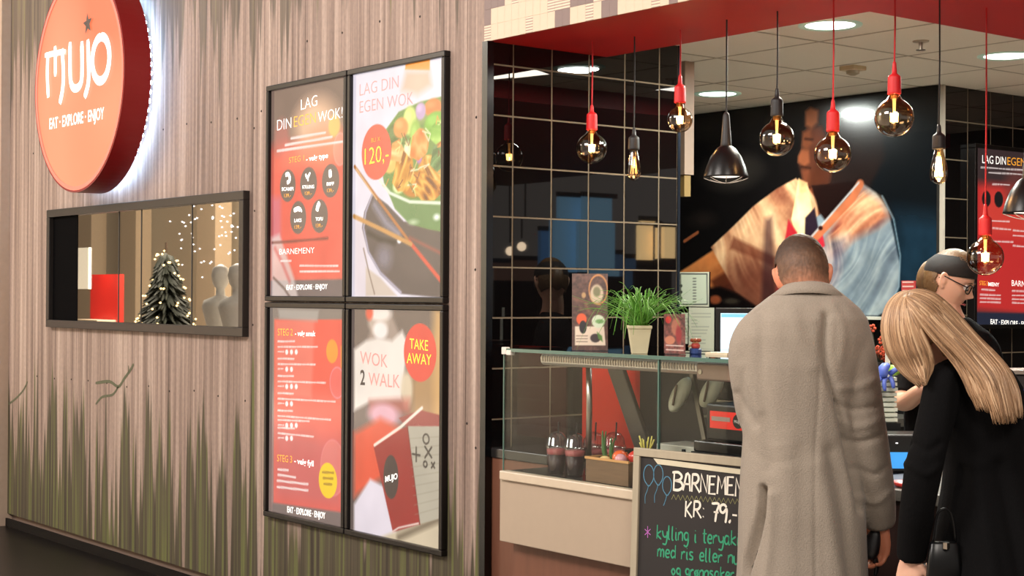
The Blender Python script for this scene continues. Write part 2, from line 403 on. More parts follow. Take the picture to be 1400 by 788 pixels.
YM = 2.92                                     # mural wall
tiled_wall('wall_right', YM, 4.9, YM+.01, 2.58, XT-.02)
tag(MB().box((XT-.012, 1.03, 0), (XT+.004, 1.045, 2.58)).build('trim_2', mat('blue_steel_edge', (60, 70, 84), .25, 1)), kind='structure')
tag(MB().box((XT-.03, YM-.012, 1.0), (XT-.008, YM+.004, 2.58)).build('trim_3', mat('white_edge', (190, 180, 165), .4)), kind='structure')
wb = tag(MB().box((-7.6, YM, 0), (XT-.03, YM+.12, 2.58)).build('wall_back', mat('dark_paint', (16, 14, 14), .5)), kind='structure')
tag(MB().box((-7.0, 1.03, 0), (XT-.14, 1.1, 2.58)).build('wall_alcove', mat('dark_paint4', (18, 16, 16), .5)), kind='structure')
tag(MB().box((-7.7, 1.03, 0), (-7.6, YM+.12, 2.58)).build('wall_side', mat('dark_paint2', (30, 26, 24), .6)), kind='structure')
tag(MB().box((-5.0, 4.9, 0), (-1.6, 5.0, 2.58)).build('wall_kitchen', mat('dark_paint3', (60, 52, 46), .5)), kind='structure')

# soffit (red) and fascia
sf = empty('soffit', (-4, .3, ZS), kind='structure')
yS = .62; XS = -3.475
MB().box((XT-.004, 0.004, ZS), (1.2, yS, ZC+.16)).build('soffit_board', M_red, sf)
MB().box((XS, yS, ZS), (1.2, 4.9, ZC+.16)).build('soffit_board', M_red, sf)
# mosaic fascia over the opening
fs = empty('fascia', (-4, 0, ZS), kind='structure')
MB().box((XT-.02, .0, ZS), (1.2, .004, 4.2)).build('fascia_board', mat('fascia_ground', (188, 168, 146), .6), fs)
mc = [mat('mauve_square', (120, 99, 94), .5), mat('cream_square', (206, 182, 158), .5)]
def striped():
    m = bpy.data.materials.new('striped_square'); m.use_nodes = True; n = m.node_tree; b = n.nodes['Principled BSDF']
    tc = n.nodes.new('ShaderNodeTexCoord'); w = n.nodes.new('ShaderNodeTexWave'); w.bands_direction = 'Z'; w.inputs['Scale'].default_value = 30; w.inputs['Distortion'].default_value = .6
    r = n.nodes.new('ShaderNodeValToRGB'); r.color_ramp.elements[0].color = rgba((150, 124, 114)); r.color_ramp.elements[1].color = rgba((226, 202, 176))
    n.links.new(tc.outputs['Object'], w.inputs[0]); n.links.new(w.outputs[0], r.inputs[0]); n.links.new(r.outputs[0], b.inputs['Base Color']); b.inputs['Roughness'].default_value = .5
    return m
mc.append(striped())
ts = .043; th_ = .062; sq = []
for k in range(3):
    t = MB().box((0, -.004, 0), (ts-.0006, 0, th_-.0006)); me = t.mesh('mosaic_square'); me.materials.append(mc[k]); sq.append(me)
rr = random.Random(11); gridv = {}
for iz in range(6):
    for ix in range(48):
        if rr.random() < .22 and (ix-1, iz) in gridv: v = gridv[(ix-1, iz)]
        elif rr.random() < .15 and (ix, iz-1) in gridv: v = gridv[(ix, iz-1)]
        else: v = rr.choices((0, 1, 2), (.48, .38, .14))[0]
        gridv[(ix, iz)] = v
        o = bpy.data.objects.new('mosaic_square', sq[v]); COL.objects.link(o); put(o, fs); o.location = (XT-.02+ix*ts+.0, 0, ZS+iz*th_)
# suspended ceiling
ce = empty('ceiling', (-4.5, 2.5, ZC), kind='structure')
MB().box((-7.7, .6, ZC+.025), (XS+.2, 5.0, ZC+.06)).build('ceiling_slab', mat('ceiling_void', (40, 38, 34), .9), ce)
gx0 = -4.38; gy0 = 2.015
t = MB(); e = .008; hh = .3-.006
t.add([(-hh, -hh, 0), (hh, -hh, 0), (hh, hh, 0), (-hh, hh, 0), (-hh+e, -hh+e, -.006), (hh-e, -hh+e, -.006), (hh-e, hh-e, -.006), (-hh+e, hh-e, -.006), (-hh, -hh, .012), (hh, -hh, .012), (hh, hh, .012), (-hh, hh, .012)],
      [(7, 6, 5, 4), (0, 4, 5, 1), (1, 5, 6, 2), (2, 6, 7, 3), (3, 7, 4, 0), (0, 1, 9, 8), (1, 2, 10, 9), (2, 3, 11, 10), (3, 0, 8, 11)])
me = t.mesh('ceiling_tile'); me.materials.append(M_white_ceiling)
for ix in range(-6, 3):
    for iy in range(-3, 5):
        cx, cy = gx0+.6*ix+.3, gy0+.6*iy+.3
        if cx > XS+.45 : continue
        if cx < XT-.1 and cy > YM+.1: continue
        if cx < XT-.3 and cy < .9: continue
        o = bpy.data.objects.new('ceiling_tile', me); COL.objects.link(o); put(o, ce); o.location = (cx, cy, ZC+.006+random.uniform(0, .001))
mb = MB()
for ix in range(-6, 4): mb.box((gx0+.6*ix-.008, .62, ZC+.001), (gx0+.6*ix+.008, 4.9, ZC+.02))
for iy in range(-3, 6): mb.box((-7.6, gy0+.6*iy-.008, ZC+.001), (XS+.1, gy0+.6*iy+.008, ZC+.02))
mb.build('ceiling_grid', M_grid, ce)

# ================================================================== BACKLIT ROUND SIGN
yF = -.21; SX, SZ, SR = -8.32, 2.676, .618
M_face = bpy.data.materials.new('lit_orange_acrylic'); M_face.use_nodes = True
n = M_face.node_tree; b = n.nodes['Principled BSDF']
b.inputs['Base Color'].default_value = rgba((120, 40, 30)); b.inputs['Roughness'].default_value = .3
tc = n.nodes.new('ShaderNodeTexCoord'); nz = n.nodes.new('ShaderNodeTexNoise'); nz.inputs['Scale'].default_value = 1.3; nz.inputs['Detail'].default_value = 0
rp = n.nodes.new('ShaderNodeValToRGB'); rp.color_ramp.elements[0].position = .3; rp.color_ramp.elements[1].position = .7
rp.color_ramp.elements[0].color = rgba((254, 126, 84)); rp.color_ramp.elements[1].color = rgba((255, 160, 118))
n.links.new(tc.outputs['Object'], nz.inputs[0]); n.links.new(nz.outputs[0], rp.inputs[0]); n.links.new(rp.outputs[0], b.inputs['Emission Color']); b.inputs['Emission Strength'].default_value = 1.0
sign = empty('round_sign', (SX, 0, SZ), 'large round red drum sign with glowing orange face and white lettering above the window', 'sign')
M_drum = mat('sign_red', (128, 10, 13), .35, 0, .04, 4)
MB().lathe([(SR*.93, .155), (SR, .15), (SR, 0), (SR-.028, 0), (SR-.028, .012)], (SX, yF, SZ), 96, axis='y').build('drum', M_drum, sign, smooth=False)
MB().lathe([(SR-.012, -.0015), (SR-.034, -.0015), (SR-.034, .004), (SR-.012, .004)], (SX, yF, SZ), 96, cap=False, axis='y').build('rim', mat('lit_rim', (238, 120, 104), .3, emit=(238, 110, 92), es=.55), sign)
MB().lathe([(SR-.028, 0.004), (SR-.028, .02)], (SX, yF, SZ), 96, axis='y').build('face', M_face, sign)
M_led = mat('led_glow', (200, 225, 255), .5, emit=(170, 215, 255), es=55)
mb = MB()
for k in range(72):
    a = 2*PI*k/72; mb.lathe([(.012, 0), (.012, .018), (.006, .022)], (SX+(SR-.055)*math.cos(a), -.05, SZ+(SR-.055)*math.sin(a)), 6, axis='y')
tag(mb.build('led_strip', M_led, sign), kind='stuff')
M_lw = mat('lit_white', (250, 245, 240), .4, emit=(255, 248, 244), es=.9)
def zz(x, y, s=2.92, ox=0, oy=0): p = onY(ox+x/s, oy+y/s, yF-.001); return (p[0], p[1], p[2])
nrm = (0, -1, 0); mb = MB()
def logo_stroke(pp, w=.036):
    ribbon(mb, [zz(q[0], q[1]) for q in smooth_line([(a, c, 0) for a, c in pp], 5)], w, nrm, .002)
logo_stroke([(180, 222), (220, 213), (262, 205)], .032)
logo_stroke([(192, 215), (190, 300), (194, 390)], .042); logo_stroke([(221, 184), (222, 240), (222, 305)], .04)
logo_stroke([(249, 195), (254, 280), (252, 350), (240, 415)], .046)
logo_stroke([(281, 168), (281, 260), (283, 320), (293, 350), (312, 350), (326, 325), (329, 270), (328, 165)], .046)
logo_stroke([(352, 158), (355, 250), (354, 330), (339, 390)], .046)
logo_stroke([(404+34*math.sin(a), 235-88*math.cos(a)-10*math.sin(a)) for a in np.linspace(0, 2*PI, 17)], .05)
mb.build('lettering', M_lw, sign)
lettering('EAT · EXPLORE · ENJOY', zz(198, 516), zz(416, 474), .062, M_lw, sign, nrm, bold=.02)
mb = MB(); c0 = np.array(zz(351, 95)); pts = []
for k in range(10):
    a = PI/2+k*PI/5+.12; r = .062 if k % 2 == 0 else .026; pts.append(c0+np.array([r*math.cos(a), -.002, r*math.sin(a)]))
mb.add(pts+[c0+np.array([0, -.004, 0])], [(k, (k+1) % 10, 10) for k in range(10)]); mb.build('star', mat('star_grey', (70, 58, 52), .6), sign)

# ================================================================== LONG WINDOW
win = empty('window_1', ((WX0+WX1)/2, 0, WZ0), kind='structure')
mb = MB(); fw = .045
for a, b_ in (((WX0-.0, WZ0), (WX1, WZ0+fw)), ((WX0, WZ1-fw), (WX1, WZ1)), ((WX0, WZ0+fw), (WX0+fw, WZ1-fw)), ((WX1-fw, WZ0+fw), (WX1, WZ1-fw))):
    mb.box((a[0], -.035, a[1]), (b_[0], .03, b_[1]))
mb.build('window_frame', mat('window_frame_grey', (52, 47, 44), .35, .5), win, bevel=.003)
m = bpy.data.materials.new('mirror_tinted_glass'); m.use_nodes = True; n = m.node_tree; b = n.nodes['Principled BSDF']
b.inputs['Base Color'].default_value = rgba((172, 164, 152)); b.inputs['Metallic'].default_value = 1; b.inputs['Roughness'].default_value = .012
MB().box((-8.78, -.006, WZ0+fw), (WX1-fw, .02, WZ1-fw)).build('pane', m, win)
MB().box((WX0+fw, -.008, WZ0+fw), (-8.78, .02, WZ1-fw)).build('dark_interior_sheet', mat('window_black', (6, 5, 6), .9, spec=.05), win)  # black sheet put in for the dark interior behind this end
mb = MB()
for px in (497/3.03, 590/3.03, 800/3.03):
    x = onY(px, 350)[0]; mb.box((x-.003, -.009, WZ0+fw), (x+.003, -.006, WZ1-fw))
mb.build('pane_joint', mat('pane_joint', (60, 56, 52), .5), win)
# ================================================================== FOUR LIGHTBOX POSTERS
PX = [-6.53, -5.815, -5.08]; PZ = [.447, 1.463, 2.486]
M_pframe = mat('poster_frame_black', (24, 20, 19), .3, .4, .1, bump=.02)
M_print = vmat('backlit_print', .88, .07, .0, .12, .32)
M_lpw = mat('print_white', (250, 246, 240), .3, emit=(255, 250, 244), es=.8)
M_lpo = mat('print_orange', (245, 165, 50), .3, emit=(245, 165, 55), es=.6)
M_lpr = mat('print_red', (205, 110, 106), .3, emit=(222, 124, 118), es=.8)
M_lpk = mat('print_black', (50, 42, 40), .4, emit=(60, 52, 50), es=.4)
M_lpy = mat('print_yellow', (250, 225, 60), .3, emit=(250, 225, 60), es=.6)
YP = -.013
def cf(px, py): p = onY(px, py, YP); return (p[0], p[2])
def poster(ix, iz, label, nu=150, nv=210):
    x0, x1, z0, z1 = PX[ix]+.003, PX[ix+1]-.003, PZ[iz]+.003, PZ[iz+1]-.003
    root = empty('lightbox_poster', ((x0+x1)/2, 0, z0), label, 'poster', 'lightbox posters on the wall')
    f = .025; mb = MB()
    for a, b_ in (((x0, z0), (x1, z0+f)), ((x0, z1-f), (x1, z1)), ((x0, z0+f), (x0+f, z1-f)), ((x1-f, z0+f), (x1, z1-f))):
        mb.box((a[0], -.030, a[1]), (b_[0], -.0, b_[1]))
    mb.build('frame', M_pframe, root, bevel=.004)
    pr = Print(x0+f-.002, x1-f+.002, z0+f-.002, z1-f+.002, nu, nv, cf)
    return root, pr
def fin(root, pr): return pr.build('print', lambda a, b_: (a, YP, b_), M_print, root)
def T(root, s, x0, y0, x1, y1, hpx, m, bold=0.0):
    p0 = onY(x0, y0, YP); p1 = onY(x1, y1, YP); h = onY(x0, y0-hpx, YP)[2]-p0[2]
    return lettering(s, p0, p1, h, m, root, (0, -1, 0), off=.0012, bold=bold if bold > .015 else bold-.013)
rt = random.Random(5)
def tiny(pr, x0, y0, x1, y1, h=1.3, col=(250, 235, 230), op=.85):
    x = x0                               # a line of print too small to read: word shaped dashes
    while x < x1:
        w = rt.uniform(2.5, 6); e = min(x+w, x1); ya = y0+(y1-y0)*(x-x0)/(x1-x0); yb = y0+(y1-y0)*(e-x0)/(x1-x0)
        pr.line([(x, ya), (e, yb)], .0075*h, col, .0015, op); x = e+1.2
# ---- 1 menu poster, top left
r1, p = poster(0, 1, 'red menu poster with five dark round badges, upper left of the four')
p.C[:] = (128, 106, 96)  # ground greyed: haze of mall reflections is mixed into the print
p.poly([(370, 205), (474, 180), (474, 392), (370, 392)], (236, 98, 82), .05)
p.ell(432, 172, 30, 38, (255, 206, 168), .05, .85); p.ell(444, 200, 28, 26, (250, 160, 120), .04, .7); p.ell(415, 215, 34, 18, (246, 140, 112), .04, .6)
p.ell(457, 172, 8, 15, (255, 214, 120), .008, .8); p.ell(465, 204, 9, 22, (250, 170, 150), .004, .5); p.ell(465, 204, 9, 22, (255, 200, 190), .004, .5, .002)
p.ell(385, 190, 10, 26, (225, 120, 110), .02, .5); p.poly([(372, 270), (384, 270), (384, 330), (372, 335)], (205, 120, 150), .02, .6)
p.poly([(370, 384), (474, 382), (474, 410), (370, 410)], (112, 98, 98), .004)
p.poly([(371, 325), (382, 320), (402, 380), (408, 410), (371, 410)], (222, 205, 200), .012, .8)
p.line([(374, 380), (388, 394), (400, 412)], .012, (90, 70, 66), .006, .8); p.line([(372, 332), (390, 331), (448, 326)], .012, (120, 66, 60), .005, .8)
p.line([(376, 340), (386, 360), (396, 385)], .02, (200, 60, 60), .01, .5)
for cx, cy, rx, ry in ((393.4, 254, 10.7, 22), (421.8, 251, 11.5, 22.4), (452, 247.3, 12, 23), (407.6, 297.6, 11, 22.5), (436.7, 295.6, 11.6, 23)): p.ell(cx, cy, rx, ry, (118, 102, 94), .002)  # black badges lightened, mall haze painted into their colour
for a in ((398, 189.3, 446, 181.2), (390, 198.5, 454, 187.3), (379, 206.6, 468, 193.8)): tiny(p, *a, h=1.5, col=(255, 240, 235))
for a in ((410, 363.6, 462, 363.6), (410, 371.3, 464, 371.3), (384, 357, 398, 357)): tiny(p, *a, h=1.1)
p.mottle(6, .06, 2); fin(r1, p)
T(r1, 'LAG', 411.7, 150.8, 434, 144.3, 15, M_lpw); T(r1, 'DIN', 379.2, 178.8, 398.5, 175.1, 15, M_lpw); T(r1, 'EGEN', 402.2, 174.1, 432, 168, 15, M_lpo); T(r1, 'WOK!', 435, 168, 468.5, 161, 15, M_lpw)
T(r1, 'STEG 1', 395.5, 223.3, 415.8, 219.8, 8, M_lpo); T(r1, '- velg type', 418.8, 221, 448.7, 215.7, 7, M_lpw, .02)
for nm, cx, cy in (('SCAMPI', 393.4, 261), ('KYLLING', 421.8, 258), ('BIFF', 452, 254), ('LAKS', 407.6, 304), ('TOFU', 436.7, 302)):
    w = 8 if len(nm) > 4 else 5; T(r1, nm, cx-w, cy, cx+w, cy-.6, 4.5, M_lpw, .03); T(r1, '139,-', cx-4.5, cy+9, cx+4.5, cy+8.6, 5, M_lpo, .01)
def icon(root, shapes):
    mb = MB()
    for line, w in shapes: ribbon(mb, [onY(q[0], q[1], YP) for q in smooth_line([(a, b_, 0) for a, b_ in line], 4)], w, (0, -1, 0), .0012)
    return mb.build('icon', M_lpw, root)
icon(r1, [([(390.5, 240), (394, 238), (396.5, 243), (395.5, 248), (392.5, 250)], .02)]); icon(r1, [([(418, 238), (420.5, 243), (424.5, 236)], .014), ([(421, 241), (421.5, 248)], .012)])
icon(r1, [([(451.5, 232), (452, 243)], .026)]); icon(r1, [([(402, 288), (408, 285.5), (411, 287.5)], .022), ([(411, 285), (413, 290)], .012)]); icon(r1, [([(433.5, 289), (435, 282), (437.5, 277)], .026)])
T(r1, 'BARNEMENY', 382.3, 348.4, 430, 346.2, 8, M_lpw); T(r1, 'EAT · EXPLORE · ENJOY', 392, 396.5, 448, 395.2, 6.5, M_lpw, .02)
# ---- 2 wok bowl poster, top right
r2, p = poster(1, 1, 'pale poster with green bowl of stir fry, chopsticks and red 120 disc', 180, 240)
p.C[:] = (226, 220, 232)
p.poly([(484, 300), (500, 300), (505, 405), (484, 405)], (214, 200, 206), .02, .6)
p.poly([(555, 80), (588, 75), (587.4, 96), (554, 95)], (250, 150, 50), .004)
p.poly([(555, 97), (587, 96), (590, 117), (571, 130), (549, 124)], (222, 182, 156), .02, .85)
# black wok in front of pale cloth
p.poly([(509, 264), (498, 290), (495, 312), (503, 345), (520, 375), (548, 402), (610, 408), (610, 310), (552, 303), (530, 280)], (84, 74, 76), .004)
p.line([(509, 266), (500, 290), (497, 312), (504, 345), (520, 373), (548, 400)], .012, (176, 170, 190), .005)
p.line([(512, 280), (528, 305), (545, 320)], .03, (170, 168, 190), .02, .7); p.line([(503, 318), (520, 328), (540, 332)], .02, (40, 34, 36), .01)
p.poly([(500, 365), (520, 380), (543, 405), (500, 405)], (206, 190, 178), .006); p.line([(497, 340), (505, 375), (512, 402)], .008, (140, 120, 110), .003)
p.ell(525, 352, 10, 16, (150, 146, 165), .03, .6); p.ell(575, 360, 26, 22, (96, 84, 84), .03, .6)
p.ell(546, 329, 3, 4, (250, 250, 255), .004)
# bowl
p.poly([(527, 178), (545, 153), (575, 139), (612, 130), (612, 318), (585, 313), (560, 306), (540, 285), (525, 250), (519, 215)], (104, 142, 70), .004)
p.poly([(540, 170), (560, 152), (590, 142), (612, 140), (612, 160), (570, 170), (545, 195)], (140, 160, 96), .01, .9)
p.poly([(522, 232), (535, 262), (560, 278), (612, 280), (612, 318), (585, 313), (560, 306), (540, 285)], (100, 140, 84), .006)
p.line([(519, 246), (533, 264), (560, 276), (608, 278)], .012, (226, 236, 214), .004)
food = [(538, 188, 9, 18, (84, 110, 56)), (600, 215, 11, 22, (92, 132, 74)), (592, 147, 12, 12, (240, 120, 60)), (575, 152, 7, 12, (190, 160, 200)), (560, 165, 9, 20, (206, 222, 120)), (568, 190, 8, 26, (150, 190, 80)),
        (548, 175, 10, 14, (240, 150, 80)), (533, 225, 9, 12, (236, 190, 100)), (553, 228, 12, 24, (214, 140, 40)), (575, 196, 11, 20, (246, 140, 66)), (596, 170, 16, 18, (120, 180, 60)), (586, 232, 15, 20, (206, 132, 40)),
        (566, 252, 18, 18, (196, 120, 34)), (586, 262, 13, 12, (246, 160, 50)), (545, 255, 8, 10, (220, 236, 170)), (602, 250, 8, 16, (230, 200, 120)), (537, 210, 5, 8, (200, 90, 60)), (557, 207, 5, 14, (236, 230, 180)),
        (548, 240, 5, 8, (120, 60, 40)), (573, 215, 4, 9, (180, 120, 190)), (602, 192, 7, 8, (180, 110, 50))]
for f in food: p.ell(f[0], f[1], f[2], f[3], f[4], .006); p.ell(f[0]-f[2]*.25, f[1]-f[3]*.3, f[2]*.5, f[3]*.4, tuple(min(255, c+34) for c in f[4]), .008, .7)
for pp, dk, md, lt, sd_ in (([(536, 250), (542, 222), (552, 206), (562, 218), (568, 246), (556, 262), (544, 262)], (130, 70, 14), (206, 136, 40), (244, 196, 96), 3), ([(566, 262), (570, 240), (584, 232), (600, 240), (606, 262), (594, 274), (576, 274)], (110, 56, 12), (196, 120, 34), (240, 182, 80), 8),
                    ([(574, 232), (582, 212), (596, 214), (608, 236), (606, 250), (590, 244)], (140, 80, 24), (214, 150, 56), (246, 206, 120), 5), ([(560, 214), (564, 186), (574, 176), (584, 186), (584, 208), (572, 220)], (214, 96, 36), (246, 140, 66), (255, 180, 110), 6),
                    ([(534, 218), (536, 196), (546, 190), (552, 204), (546, 222)], (206, 100, 50), (240, 160, 84), (252, 216, 150), 7), ([(582, 184), (596, 166), (612, 158), (612, 186), (596, 198)], (70, 120, 30), (120, 180, 60), (180, 220, 110), 9), ([(588, 226), (592, 204), (604, 198), (612, 208), (612, 234), (600, 238)], (50, 90, 44), (90, 134, 74), (140, 176, 110), 10)):
    p.folds(pp, dk, md, lt, 60+sd_*13, 22, sd_, .003, 2, 1.0)
rr = random.Random(3)
for k in range(26):
    x = rr.uniform(530, 606); y = rr.uniform(165, 268); 
    p.line([(x, y), (x+rr.uniform(-7, 7), y+rr.uniform(-12, 12)), (x+rr.uniform(-9, 9), y+rr.uniform(-14, 14))], .006, rr.choice([(240, 200, 130), (214, 236, 150), (246, 150, 70), (90, 110, 50), (120, 60, 30), (250, 240, 210)]), .002, .8)
p.line([(519, 246), (533, 264), (560, 276), (608, 278)], .01, (226, 236, 214), .004)
p.ell(597, 297, 4, 4, (255, 255, 250), .008); p.ell(565, 304, 5, 3, (200, 216, 180), .01)
p.line([(485, 228), (515, 270), (560, 331)], .016, (178, 112, 62), .003); p.line([(560, 331), (606, 388)], .02, (214, 80, 62), .004); p.line([(484, 296), (522, 314), (562, 334)], .02, (200, 146, 84), .004)
p.line([(487, 231), (515, 273)], .006, (232, 190, 140), .003); p.line([(560, 325), (606, 348)], .012, (176, 76, 66), .008, .7)
p.ell(514.5, 208, 20.5, 38, (240, 92, 72), .002)
p.mottle(10, .03, 4); fin(r2, p)
T(r2, 'LAG DIN', 491.9, 131.3, 545, 119.8, 16.5, M_lpr); T(r2, 'EGEN WOK', 491.9, 154.8, 565, 142.2, 16.5, M_lpr)
T(r2, 'BLI X', 508, 195, 520, 192.6, 6, M_lpo); T(r2, '120,-', 499, 225.6, 531.5, 220, 23, M_lpy)
# ---- 3 list poster, bottom left
r3, p = poster(0, 0, 'red menu poster listing small white lines with a yellow disc, lower left of the four')
p.C[:] = (134, 122, 114)
p.poly([(375, 437), (468, 437), (469, 702), (374, 688)], (236, 92, 76), .004)
p.poly([(375, 580), (469, 600), (469, 702), (374, 688)], (196, 104, 104), .06, .7); p.poly([(376, 437), (430, 437), (426, 545), (376, 540)], (232, 140, 124), .015, .55)
p.poly([(372, 688), (472, 702), (472, 730), (372, 715)], (122, 106, 102), .008)
p.poly([(380, 422), (436, 424), (434, 440), (382, 436)], (180, 172, 164), .01, .7)
p.ell(454, 480.6, 8, 16.2, (252, 152, 56), .003); p.poly([(466, 473), (471, 473), (471, 503), (466, 503)], (250, 150, 60), .004)
p.ell(461, 523.6, 10, 21, (240, 120, 130), .003, .35); p.ell(461, 523.6, 10, 21, (255, 150, 170), .003, .8, .0025); p.ell(455, 640, 17, 38, (235, 140, 130), .004, .45); p.ell(455, 640, 17, 38, (240, 150, 160), .004, .5, .002)
p.ell(448.2, 657.4, 12.6, 24.3, (250, 205, 40), .002)
y0 = 467
for k, (ln, dy) in enumerate(((54, 0), (51, 0), (65, 1), (79, 3), (72, 4), (49, 4))):
    y = y0+23.6*k; s = .012*(k+0); tiny(p, 380, y, 380+rt.uniform(16, 24), y+s*20, 1.1); tiny(p, 380, y+7.5, 380+ln, y+7.5+s*ln+.5*dy, 1.0)
    if k == 4: tiny(p, 380, y+13, 424, y+15, 1.0)
    tiny(p, 380, y+14+(6 if k == 4 else 0), 388, y+14+(6 if k == 4 else 0), .8)
    for q in range(3 if k % 2 == 0 else 2): p.ell(392+6.5*q, y+14.6+(6 if k == 4 else 0), 2, 3.6, (255, 245, 240), .002)
for a in ((380, 642, 394, 643.5), (380, 649.5, 404, 653), (379, 657.5, 421, 662.5), (379, 666, 421, 671)): tiny(p, *a, h=1.4)
for q in range(3): tiny(p, 441+q, 646+8*q, 456-q, 646.8+8*q, 1.5, (170, 130, 40), .8)
p.mottle(6, .04, 9); fin(r3, p)
T(r3, 'STEG 2', 380, 458.8, 400.5, 459.2, 9.5, M_lpo, .01); T(r3, '- velg smak', 403.6, 459.3, 431.6, 459.9, 7, M_lpw, .02)
T(r3, 'STEG 3', 379.2, 631, 399.5, 633.2, 9.5, M_lpo, .01); T(r3, '- velg fyll', 402.6, 633.6, 429, 638, 7.5, M_lpw, .02)
T(r3, 'EAT · EXPLORE · ENJOY', 393, 700.6, 445.2, 709.6, 8, M_lpw, .03)
# ---- 4 take-away poster, bottom right
r4, p = poster(1, 0, 'poster with blurred cook, red TAKE AWAY disc and tilted food box', 170, 240)
p.C[:] = (112, 98, 92)
p.poly([(560, 520), (610, 430), (610, 600), (560, 600)], (190, 146, 96), .05, .8); p.poly([(592, 420), (610, 420), (610, 590), (592, 590)], (216, 168, 108), .03, .8)
p.poly([(500, 470), (512, 440), (535, 430), (552, 470), (540, 500), (505, 500)], (176, 156, 144), .015, .8)
p.poly([(484, 478), (500, 466), (516, 462), (536, 466), (550, 452), (556, 466), (554, 500), (549, 548), (506, 550), (484, 562)], (234, 224, 214), .012)
p.ell(517, 440, 14, 18, (206, 186, 170), .012, .8); p.ell(520, 452, 10, 12, (240, 232, 226), .01); p.ell(519, 428, 16, 11, (238, 226, 216), .01); p.ell(505, 428, 5, 10, (232, 84, 60), .01, .9); p.ell(556, 532, 8, 24, (224, 206, 176), .012, .9)
p.poly([(505, 548), (560, 545), (560, 566), (505, 566)], (190, 90, 80), .02, .7); p.ell(525, 568, 21, 16, (226, 172, 186), .016)
p.poly([(484, 592), (520, 572), (548, 586), (545, 640), (500, 668), (484, 680)], (226, 86, 58), .02)
p.poly([(484, 690), (506, 655), (530, 668), (545, 745), (484, 740)], (226, 216, 226), .01)
p.poly([(520, 735), (610, 700), (610, 770), (520, 765)], (206, 190, 162), .01); p.line([(545, 735), (610, 706)], .03, (110, 96, 78), .012, .8)
p.poly([(545, 572), (575, 561), (606, 569), (606, 585), (557, 585)], (156, 70, 66), .003)
p.poly([(557, 583), (606, 583), (606, 708), (574, 717)], (178, 170, 152), .003); p.poly([(510.7, 610.3), (557, 582.6), (574, 717), (537, 727.8)], (156, 46, 42), .003)
p.line([(512, 609), (548, 584), (560, 573), (577, 558)], .014, (246, 226, 210), .003); p.line([(537, 727), (545, 722), (572, 716)], .008, (226, 200, 190), .003)
p.line([(557, 583), (574, 717)], .006, (120, 40, 36), .003)
for k in range(9): p.line([(560+k*.9, 600+13*k), (606, 597+12*k)], .004, (150, 140, 122), .003, .5)
p.ell(534.5, 652.6, 10.3, 30, (72, 58, 54), .002)
for cx, cy, rx, ry in ((582.5, 600.6, 4, 6.5), (581.4, 635, 2.4, 4)): p.ell(cx, cy, rx, ry, (66, 60, 54), .002, 1, .004)
for a in ([(564, 621), (574, 623)], [(569, 612), (569, 631)], [(581, 611), (590, 626)], [(590, 612), (581, 626)], [(590, 633), (594, 640)], [(594, 633), (590, 640)]): p.line(a, .009, (66, 60, 54), .002)
p.ell(574.1, 482.4, 22.6, 40, (228, 78, 66), .002)
p.mottle(8, .04, 6); fin(r4, p)
T(r4, 'WOK', 492.6, 497.2, 530, 503, 17.5, M_lpr, .01); T(r4, '2', 492.8, 526, 499.2, 526.4, 20, M_lpk, .02); T(r4, 'WALK', 504, 527, 546.7, 531, 18, M_lpr, .01)
T(r4, 'TAKE', 560.4, 476.9, 585.5, 480, 14.5, M_lpy, .01); T(r4, 'AWAY', 556.5, 496.8, 590, 499.5, 14.5, M_lpy, .01); T(r4, 'MUJO', 527, 659.5, 543.7, 655, 8, M_lpw, .02)
tiny  # noqa

# ================================================================== MURAL (printed photograph of a cook)
YMu = YM-.035
def cm(px, py): q = onY(px, py, YMu); return (q[0], q[2])
a0 = cm(926, 300)[0]; a1 = XT-.03; b0 = 1.40; b1 = 2.578
p = Print(a0, a1, b0, b1, 330, 220, cm, (11, 9, 9))
p.poly([(1160, 150), (1300, 150), (1300, 440), (1180, 440)], (12, 16, 20), .08, .9); p.poly([(1225, 290), (1300, 300), (1300, 440), (1215, 440)], (24, 46, 62), .08, .9)
p.ell(1000, 235, 34, 22, (52, 46, 40), .05, .7); p.ell(960, 300, 16, 10, (40, 30, 26), .03, .5)
# head turned left: dark cap and hair, dim warm forehead, nose and mouth edge
p.poly([(1104, 180), (1112, 150), (1130, 138), (1170, 140), (1205, 165), (1210, 215), (1190, 255), (1150, 285), (1118, 280), (1104, 250)], (32, 21, 19), .02)
p.poly([(1092, 222), (1098, 196), (1103, 176), (1124, 172), (1140, 215), (1132, 268), (1112, 262), (1097, 244)], (74, 38, 26), .016)
p.poly([(1101, 152), (1108, 146), (1119, 151), (1118, 168), (1110, 176), (1101, 172)], (112, 62, 38), .014); p.poly([(1097, 180), (1108, 178), (1110, 196), (1104, 206), (1096, 200)], (98, 52, 32), .014, .9)
p.poly([(1091, 214), (1096, 204), (1106, 206), (1107, 222), (1100, 228), (1091, 222)], (118, 64, 40), .010); p.poly([(1096, 234), (1106, 232), (1112, 246), (1106, 254), (1098, 248)], (100, 52, 34), .012)
p.line([(1096, 228), (1108, 230)], .010, (40, 20, 14), .008); p.line([(1101, 190), (1111, 191)], .010, (38, 18, 13), .008); p.ell(1118, 246, 12, 18, (70, 34, 21), .02, .8)
p.folds([(1104, 258), (1122, 256), (1142, 280), (1150, 306), (1128, 312), (1112, 290)], (30, 12, 9), (64, 30, 20), (100, 50, 30), 60, 9, 3)
# arm
p.folds([(926, 374), (945, 362), (978, 340), (1004, 350), (1000, 385), (978, 402), (950, 398), (926, 392)], (120, 56, 28), (190, 110, 58), (216, 138, 80), 25, 4, 7, .008, 4, .7)
p.poly([(972, 384), (1002, 365), (1012, 402), (985, 412)], (70, 30, 18), .014, .85); p.line([(936, 330), (954, 318)], .02, (140, 76, 46), .004)
